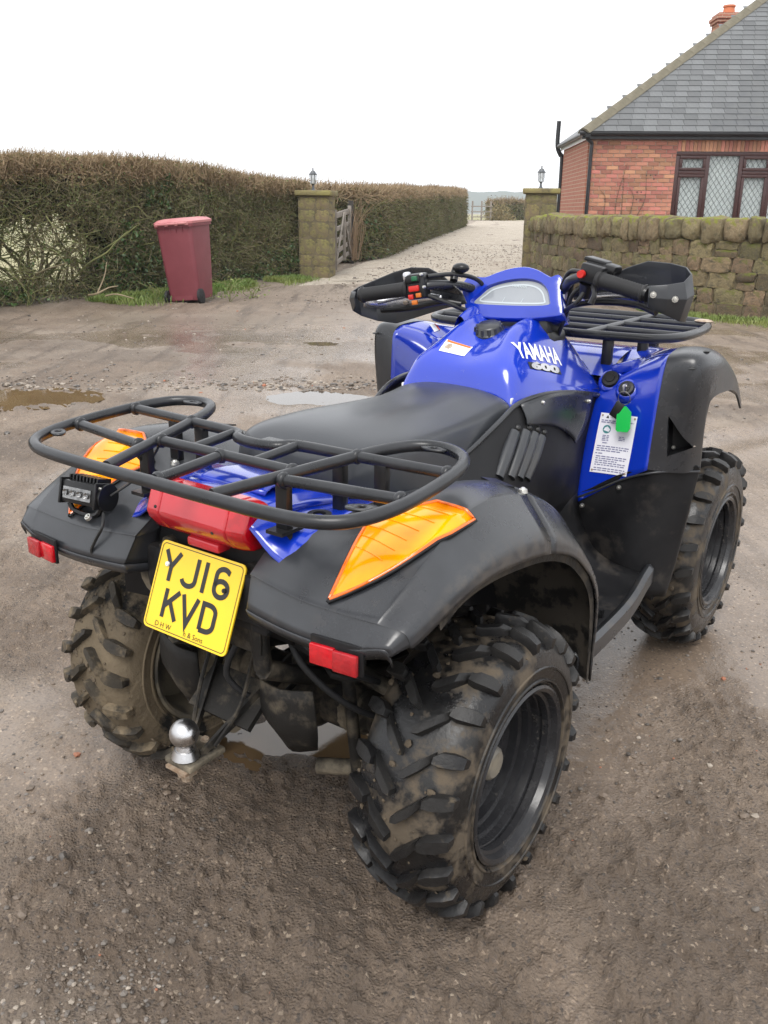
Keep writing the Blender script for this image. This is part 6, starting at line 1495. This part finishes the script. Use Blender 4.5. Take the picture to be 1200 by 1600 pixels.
# ---------------------------------------------------------------- handlebar
hb = empty('handlebar', quad)
BAR = [(-.345, .708, .976), (-.27, .722, .989), (-.19, .738, 1.003), (-.150, .775, 1.010), (-.115, .86, 1.0), (-.07, .93, .965), (0, .95, .945), (.07, .94, .965), (.13, .89, 1.01), (.165, .85, 1.035), (.215, .835, 1.045), (.29, .824, 1.032), (.362, .812, 1.016)]
b = MB(); b.tube(BAR, .0115, 10, n=5); b.build('bar', M['plastic'], hb, 60)
for (p0, p1, fl) in (((-.340, .709, .977), (-.212, .734, .999), 0), ((.357, .813, 1.017), (.238, .832, 1.041), 1)):
    a, c = Vector(p0), Vector(p1); d = (c-a)
    b = MB(); b.tube([a, a+d*.03, a+d*.06, a+d*.5, a+d*.90, a+d*.93, a+d*.97, c], [.020, .021, .0175, .0172, .0178, .023, .024, .022], 18, smooth=False)
    for k in range(14): b.tube([a+d*(.10+.055*k), a+d*(.10+.055*k+.02)], .0182, 14, smooth=False, caps=False)
    b.build('grip', M['rubber'], hb, 40)
    b = MB(); b.cyl(a-d.normalized()*.006, a+d.normalized()*.002, .017, .019, 14); b.build('bar_end', M['black'], hb)
b = MB(); lc = Vector((-.188, .737, 1.006)); lr = Matrix.Rotation(R(-10), 3, 'Y') @ Matrix.Rotation(R(14), 3, 'Z')
b.box(lc, (.048, .050, .062), lr, b=.008); b.box(lc+Vector((-.002, -.022, .018)), (.040, .02, .022), lr, b=.005); sw = b.build('switch_housing', M['black'], hb)
for (dx, dz, w, h, mt, nm) in ((.004, .018, .014, .012, 'green_switch', 'light_switch'), (-.002, -.005, .026, .014, 'red_switch', 'kill_switch'), (-.012, -.024, .013, .012, 'red_switch', 'start_button'), (.008, -.022, .013, .011, 'orange_switch', 'horn_button'), (-.004, -.038, .014, .011, 'orange_switch', 'indicator_switch')):
    b = MB(); b.box(lc+lr @ Vector((dx, -.0275 if nm != 'light_switch' else -.034, dz)), (w, .010, h), lr, b=.002); b.build(nm, M[mt], sw)
b = MB(); b.box(lc+lr @ Vector((-.020, -.016, .026)), (.016, .03, .022), lr, b=.006); b.build('dip_switch', M['silver'], sw)
for (dx, dz) in ((.02, .026), (.024, -.004)): bolt('screw', lc+lr @ Vector((dx, -.026, dz)), (0, -1, .1), .004, M['zinc'], sw)
b = MB(); rc_ = Vector((.222, .842, 1.052)); rr_ = Matrix.Rotation(R(12), 3, 'Y')
b.box(rc_, (.056, .048, .044), rr_, b=.008); b.box(rc_+Vector((.010, .03, .014)), (.075, .050, .024), rr_, b=.008); b.box(rc_+Vector((-.004, .028, .028)), (.054, .044, .010), rr_, b=.004); b.cyl(rc_+Vector((-.012, .0, -.02)), rc_+Vector((-.02, .01, -.052)), .020, .015); thr = b.build('throttle_housing', M['black'], hb)
b = MB(); b.cyl(rc_+Vector((-.018, -.026, .0)), rc_+Vector((-.018, -.036, .0)), .0095, .0085, 14); b.build('stop_button', M['red_switch'], thr)
b = MB(); b.tube([rc_+Vector((.01, -.02, -.026)), rc_+Vector((.024, -.045, -.042)), rc_+Vector((.02, -.05, -.062))], [.007, .006, .008], 8); b.build('thumb_lever', M['black'], thr)
b = MB(); b.tube([(.20, .885, 1.03), (.26, .90, 1.022), (.33, .885, 1.008), (.355, .87, 1.0)], [.007, .006, .005, .007], 8); b.build('brake_lever', M['silver'], hb, 60)
b = MB(); b.tube([(-.17, .775, 1.0), (-.22, .785, .985), (-.29, .765, .965), (-.32, .75, .958)], [.007, .006, .005, .007], 8); b.build('brake_lever', M['silver'], hb, 60)
b = MB(); b.tube([(-.125, .80, 1.02), (-.13, .815, 1.045), (-.12, .82, 1.05)], .010, 8); b.ball((-.115, .815, 1.050), .018, 10, 6, sc=(1.3, 1, .7)); b.build('cable_clamp', M['black'], hb, 60)
for pts in ([(.19, .85, 1.055), (.15, .865, 1.05), (.125, .88, 1.0), (.11, .90, .93), (.10, .93, .88)], [(.20, .86, 1.04), (.155, .885, 1.03), (.14, .90, .985), (.12, .92, .92)], [(.20, .85, 1.03), (.17, .85, 1.0), (.15, .87, .955), (.12, .90, .90)], [(-.17, .75, 1.03), (-.125, .80, 1.035), (-.09, .86, 1.02), (-.07, .90, .97)], [(-.165, .745, .985), (-.12, .78, .965), (-.08, .83, .94), (-.05, .88, .92)], [(.205, .835, 1.01), (.19, .83, .985), (.165, .85, .972), (.14, .87, .955)]):
    b = MB(); b.tube(pts, .0055, 8); b.build('cable', M['ink'], hb, 60)
# hand guards
GR = [[(.155, .90, 1.000), (.21, .915, 1.035), (.27, .925, 1.066), (.315, .928, 1.082), (.370, .920, 1.080), (.412, .900, 1.074), (.434, .870, 1.062), (.430, .838, 1.046), (.402, .815, 1.040), (.366, .803, 1.036)],
      [(.150, .905, .992), (.21, .925, 1.012), (.27, .938, 1.026), (.315, .942, 1.030), (.375, .935, 1.028), (.420, .910, 1.024), (.444, .872, 1.018), (.440, .838, 1.010), (.408, .812, 1.010), (.368, .800, 1.012)],
      [(.150, .905, .985), (.21, .925, .990), (.27, .936, .985), (.315, .938, .978), (.370, .928, .970), (.410, .905, .962), (.432, .872, .958), (.428, .842, .962), (.402, .820, .976), (.368, .806, .990)]]
gv, gf, _ = patch(GR[::-1], 2, 2, lin_u=True, lin_v=True); g1 = bevel(solid(newobj('hand_guard', gv, gf, M['plastic'], hb, 22), .0035, 0), .003, 2, 18)
for p in ((.378, .803, 1.018), (.420, .822, 1.010)): bolt('guard_bolt', p, (.4, -1, 0), .008, M['zinc'], g1)
GL = [[(-.11, .80, 1.000), (-.16, .805, 1.030), (-.21, .815, 1.046), (-.27, .825, 1.044), (-.32, .82, 1.030), (-.365, .795, 1.008), (-.388, .76, .992), (-.385, .725, .982), (-.355, .703, .984)],
      [(-.10, .81, .985), (-.16, .82, .990), (-.21, .832, .990), (-.27, .842, .985), (-.32, .836, .975), (-.37, .808, .968), (-.396, .765, .962), (-.392, .725, .962), (-.357, .700, .970)],
      [(-.09, .81, .966), (-.16, .82, .948), (-.21, .830, .932), (-.27, .836, .912), (-.315, .830, .897), (-.360, .805, .902), (-.388, .770, .916), (-.386, .732, .932), (-.357, .705, .950)]]
gv, gf, _ = patch(GL, 2, 2, lin_u=True, lin_v=True); g2 = bevel(solid(newobj('hand_guard', gv, gf, M['plastic'], hb, 22), .0035, 0), .003, 2, 18)
b = MB(); b.add(*patch([[(-.350, .730, .944), (-.30, .790, .936), (-.22, .800, .952), (-.15, .785, .964)], [(-.350, .728, .966), (-.30, .786, .976), (-.22, .796, .986), (-.15, .783, .984)]], 2, 4)[:2]); solid(b.build('guard_brace', M['silver'], g2, 60), .003)
bolt('guard_bolt', (-.262, .792, .957), (0, -1, 0), .006, M['rust'], g2)
b = MB(); b.add(*patch([[(.175, .88, .985), (.24, .915, .99), (.31, .915, .992), (.37, .88, .99)], [(.175, .88, 1.0), (.24, .912, 1.008), (.31, .912, 1.01), (.37, .88, 1.005)]], 2, 4)[:2]); solid(b.build('guard_brace', M['silver'], g1, 60), .003)
b = MB(); b.tube([(.155, .885, .975), (.21, .90, .985), (.30, .91, .985), (.36, .89, .972)], .008, 8); b.build('guard_arm', M['black'], g1, 60)
b = MB(); b.tube([(-.10, .80, .965), (-.15, .785, .968), (-.25, .80, .945), (-.33, .78, .935)], .008, 8); b.build('guard_arm', M['black'], g2, 60)

# ---------------------------------------------------------------- instrument pod
pod = empty('instrument_pod', quad)
POD = [(-.142, 1.000), (-.134, 1.024), (-.120, 1.026), (-.085, 1.026), (-.055, 1.038), (-.020, 1.050), (.020, 1.056), (.055, 1.051), (.085, 1.040), (.100, 1.036), (.116, 1.042), (.126, 1.030), (.134, 1.000), (.150, .962), (.140, .949), (.041, .934), (-.065, .931), (-.105, .940), (-.122, .962)]
LENS = [(-.097, .966), (-.083, .985), (-.064, 1.004), (-.030, 1.017), (.011, 1.025), (.045, 1.026), (.072, 1.020), (.092, 1.006), (.104, .985), (.104, .974), (.05, .968), (-.05, .964)]
def pl(x, z, off=0): # point on the sloping face, off = out towards the rider
    y = .860+.5*(z-.98); n = Vector((0, -.894, .447)); q = Vector((x, y, z))+n*off; return q
def prs(poly, k, off):
    cx = sum(p[0] for p in poly)/len(poly); cz = sum(p[1] for p in poly)/len(poly)
    return [pl(cx+(p[0]-cx)*k, cz+(p[1]-cz)*k, off) for p in poly]
PODs = crom(np.array(POD), 3, True).tolist(); LNs = crom(np.array(LENS), 3, True).tolist()
n_ = len(PODs)
def scaled_lens(k, off): return prs(LNs, k, off)
rings = [prs(PODs, .955, .004), prs(PODs, .985, .002), prs(PODs, 1.0, -.006), prs(PODs, .99, -.03), prs(PODs, .93, -.07), prs(PODs, .75, -.10)]
V = sum(rings, []); F = [(i*n_+j, (i+1)*n_+j, (i+1)*n_+(j+1) % n_, i*n_+(j+1) % n_) for i in range(5) for j in range(n_)]
F.append(tuple(range(5*n_, 6*n_)))
# front face with the window opening left free (bridge to the nearest lens point)
li = len(V); LV = scaled_lens(1.06, .004); V += LV; m2 = len(LV); LV2 = scaled_lens(.99, -.006); V += LV2
bm = bmesh.new(); bv = [bm.verts.new(p) for p in V]
for q in F: bm.faces.new([bv[i] for i in q])
for j in range(m2): bm.faces.new([bv[li+j], bv[li+(j+1) % m2], bv[li+m2+(j+1) % m2], bv[li+m2+j]])
bm.edges.ensure_lookup_table()
eo = [bm.edges.get((bv[j], bv[(j+1) % n_])) for j in range(n_)]; ei = [bm.edges.get((bv[li+j], bv[li+(j+1) % m2])) for j in range(m2)]
bmesh.ops.triangle_fill(bm, use_beauty=True, edges=eo+ei)
bmesh.ops.recalc_face_normals(bm, faces=bm.faces[:])
me = bpy.data.meshes.new('pod_shell'); bm.to_mesh(me); bm.free(); me.materials.append(M['blue'])
me.polygons.foreach_set('use_smooth', [True]*len(me.polygons)); me.set_sharp_from_angle(angle=R(38)); inst('pod_shell', me, pod)
b = MB(); b.add(scaled_lens(.995, -.005), [tuple(range(m2))]); dsp = b.build('display_window', M['lcd'], pod, None)
b = MB(); v, f = ribbon([(p[0]*.86+.002, .990+(p[1]-.990)*.72) for p in LNs], .0035, 0, True); b.add([pl(p[0], p[1], -.0042) for p in v], f); b.build('display_ring', M['lcd2'], dsp, None)
b = MB()
for x in (-.02, .03): b.add([pl(x, .972, -.0040), pl(x+.0015, .972, -.0040), pl(x+.006, .985, -.0040), pl(x+.0045, .985, -.0040)], [(0, 1, 2, 3)])
b.build('display_marks', M['lcd2'], dsp, None)
vt, ft = text_mesh('YAMAHA', .010, .0002); b = MB(); b.add([pl(p[0]+.016, 1.012+p[1], -.0040) for p in vt], ft); b.build('display_lettering', M['lcd2'], dsp, None)
bolt('screw', pl(.137, .968, -.004), (.6, -.8, .2), .005, M['zinc'], pod)
b = MB(); b.box((.03, .90, .915), (.17, .10, .05), b=.015); b.cyl((0, .93, .97), (0, 1.02, .72), .03); b.box((.07, .90, .885), (.11, .10, .06), b=.02); b.build('steering_head', M['ink'], quad)

# ---------------------------------------------------------------- auxiliary LED lamp on the left fender
wl = empty('work_light', quad); wc = Vector((-.278, -.205, .693)); wr_ = Matrix.Rotation(R(8), 3, 'Z') @ Matrix.Rotation(R(-14), 3, 'X')
b = MB(); b.box(wc, (.096, .045, .050), wr_, b=.004)
for i in range(9): b.box(wc+wr_ @ Vector((-.040+.010*i, .010, .030)), (.004, .040, .014), wr_)
b.box(wc+wr_ @ Vector((.051, 0, 0)), (.006, .052, .058), wr_, b=.002); b.box(wc+wr_ @ Vector((-.051, 0, 0)), (.006, .052, .058), wr_, b=.002); b.build('housing', M['black'], wl)
b = MB(); b.box(wc+wr_ @ Vector((0, -.0235, -.002)), (.080, .006, .026), wr_); b.build('lamp_glass', M['chrome_lamp'], wl)
for i in range(4):
    b = MB(); b.lathe([(0, .003), (.004, .007)], Matrix.Translation(wc+wr_ @ Vector((-.031+.0205*i, -.0262, -.002))) @ (wr_.to_4x4() @ Matrix.Rotation(R(-90), 4, 'Z')), 12); b.build('reflector_cup', M['chrome_lamp'], wl)
b = MB(); b.tube([wc+wr_ @ Vector((-.045, 0, -.028)), wc+wr_ @ Vector((-.03, .005, -.045)), wc+wr_ @ Vector((.03, .005, -.045)), wc+wr_ @ Vector((.055, 0, -.01))], .006, 6); b.lathe([(0, .030), (.010, .030), (.010, 0)], Matrix.Translation(wc+wr_ @ Vector((.051, .008, -.002))) @ wr_.to_4x4(), 20); b.build('bracket', M['black'], wl)
for k in range(3): bolt('screw', wc+wr_ @ Vector((.054, -.015+.015*k, .018-.016*(k % 2))), wr_ @ Vector((1, 0, 0)), .004, M['zinc'], wl)
bolt('screw', wc+Vector((.03, -.02, -.045)), (0, -.6, .6), .009, M['zinc'], wl)
b = MB(); b.tube([wc+Vector((.07, -.01, -.03)), wc+Vector((.09, -.03, -.05)), wc+Vector((.075, -.042, -.085)), wc+Vector((.065, -.045, -.11)), wc+Vector((.08, -.035, -.13)), wc+Vector((.11, .0, -.15))], .0035, 6); b.build('cable', M['ink'], wl, 60)
b = MB(); b.tube([wc+Vector((.06, .02, .0)), wc+Vector((.10, .06, .04)), (-.15, -.10, .80), (-.165, -.135, .808), (-.15, -.16, .79), (-.13, -.10, .73)], .003, 6); b.build('cable', M['ink'], wl, 60)

wl.scale = (.82, .82, .82); wl.location = wc*.18+Vector((.004, 0, -.004))
# ---------------------------------------------------------------- keys hanging from the ignition (a thing of its own)
kr = empty('key_ring'); kr.matrix_world = quad.matrix_world
kr['label'] = 'bunch of keys with bright green tag hanging from the ignition switch'; kr['category'] = 'keys'
ka = key_at+key_n*.022
b = MB(); b.box(ka+Vector((0, -.004, -.004)), (.006, .022, .022), b=.002); b.cyl(ka+key_n*-.006, ka+key_n*.006, .004); b.build('key', M['steel'], kr)
cr = ka+Vector((.004, -.012, -.026)); b = MB(); b.tube([cr+Vector((.015*math.cos(t), -.003*math.sin(t), .016*math.sin(t))) for t in np.linspace(0, 2*math.pi, 22, endpoint=False)], .0013, 6, closed=True, smooth=False); b.build('split_ring', M['steel'], kr, 60)
b = MB(); b.box(cr+Vector((-.014, -.003, -.030)), (.022, .007, .040), Matrix.Rotation(R(25), 3, 'Y'), b=.002); b.build('key_fob', M['ink'], kr)
gt = cr+Vector((.006, -.008, -.052)); b = MB()
b.prism([(-.013, -.028), (.012, -.028), (.018, -.020), (.018, .020), (.004, .034), (-.004, .034), (-.017, .012), (-.017, -.024)], .004, Matrix.Translation(gt) @ Matrix.Rotation(R(84), 4, 'X') @ Matrix.Rotation(R(4), 4, 'Z')); b.build('green_tag', M['green_tag'], kr, 30)
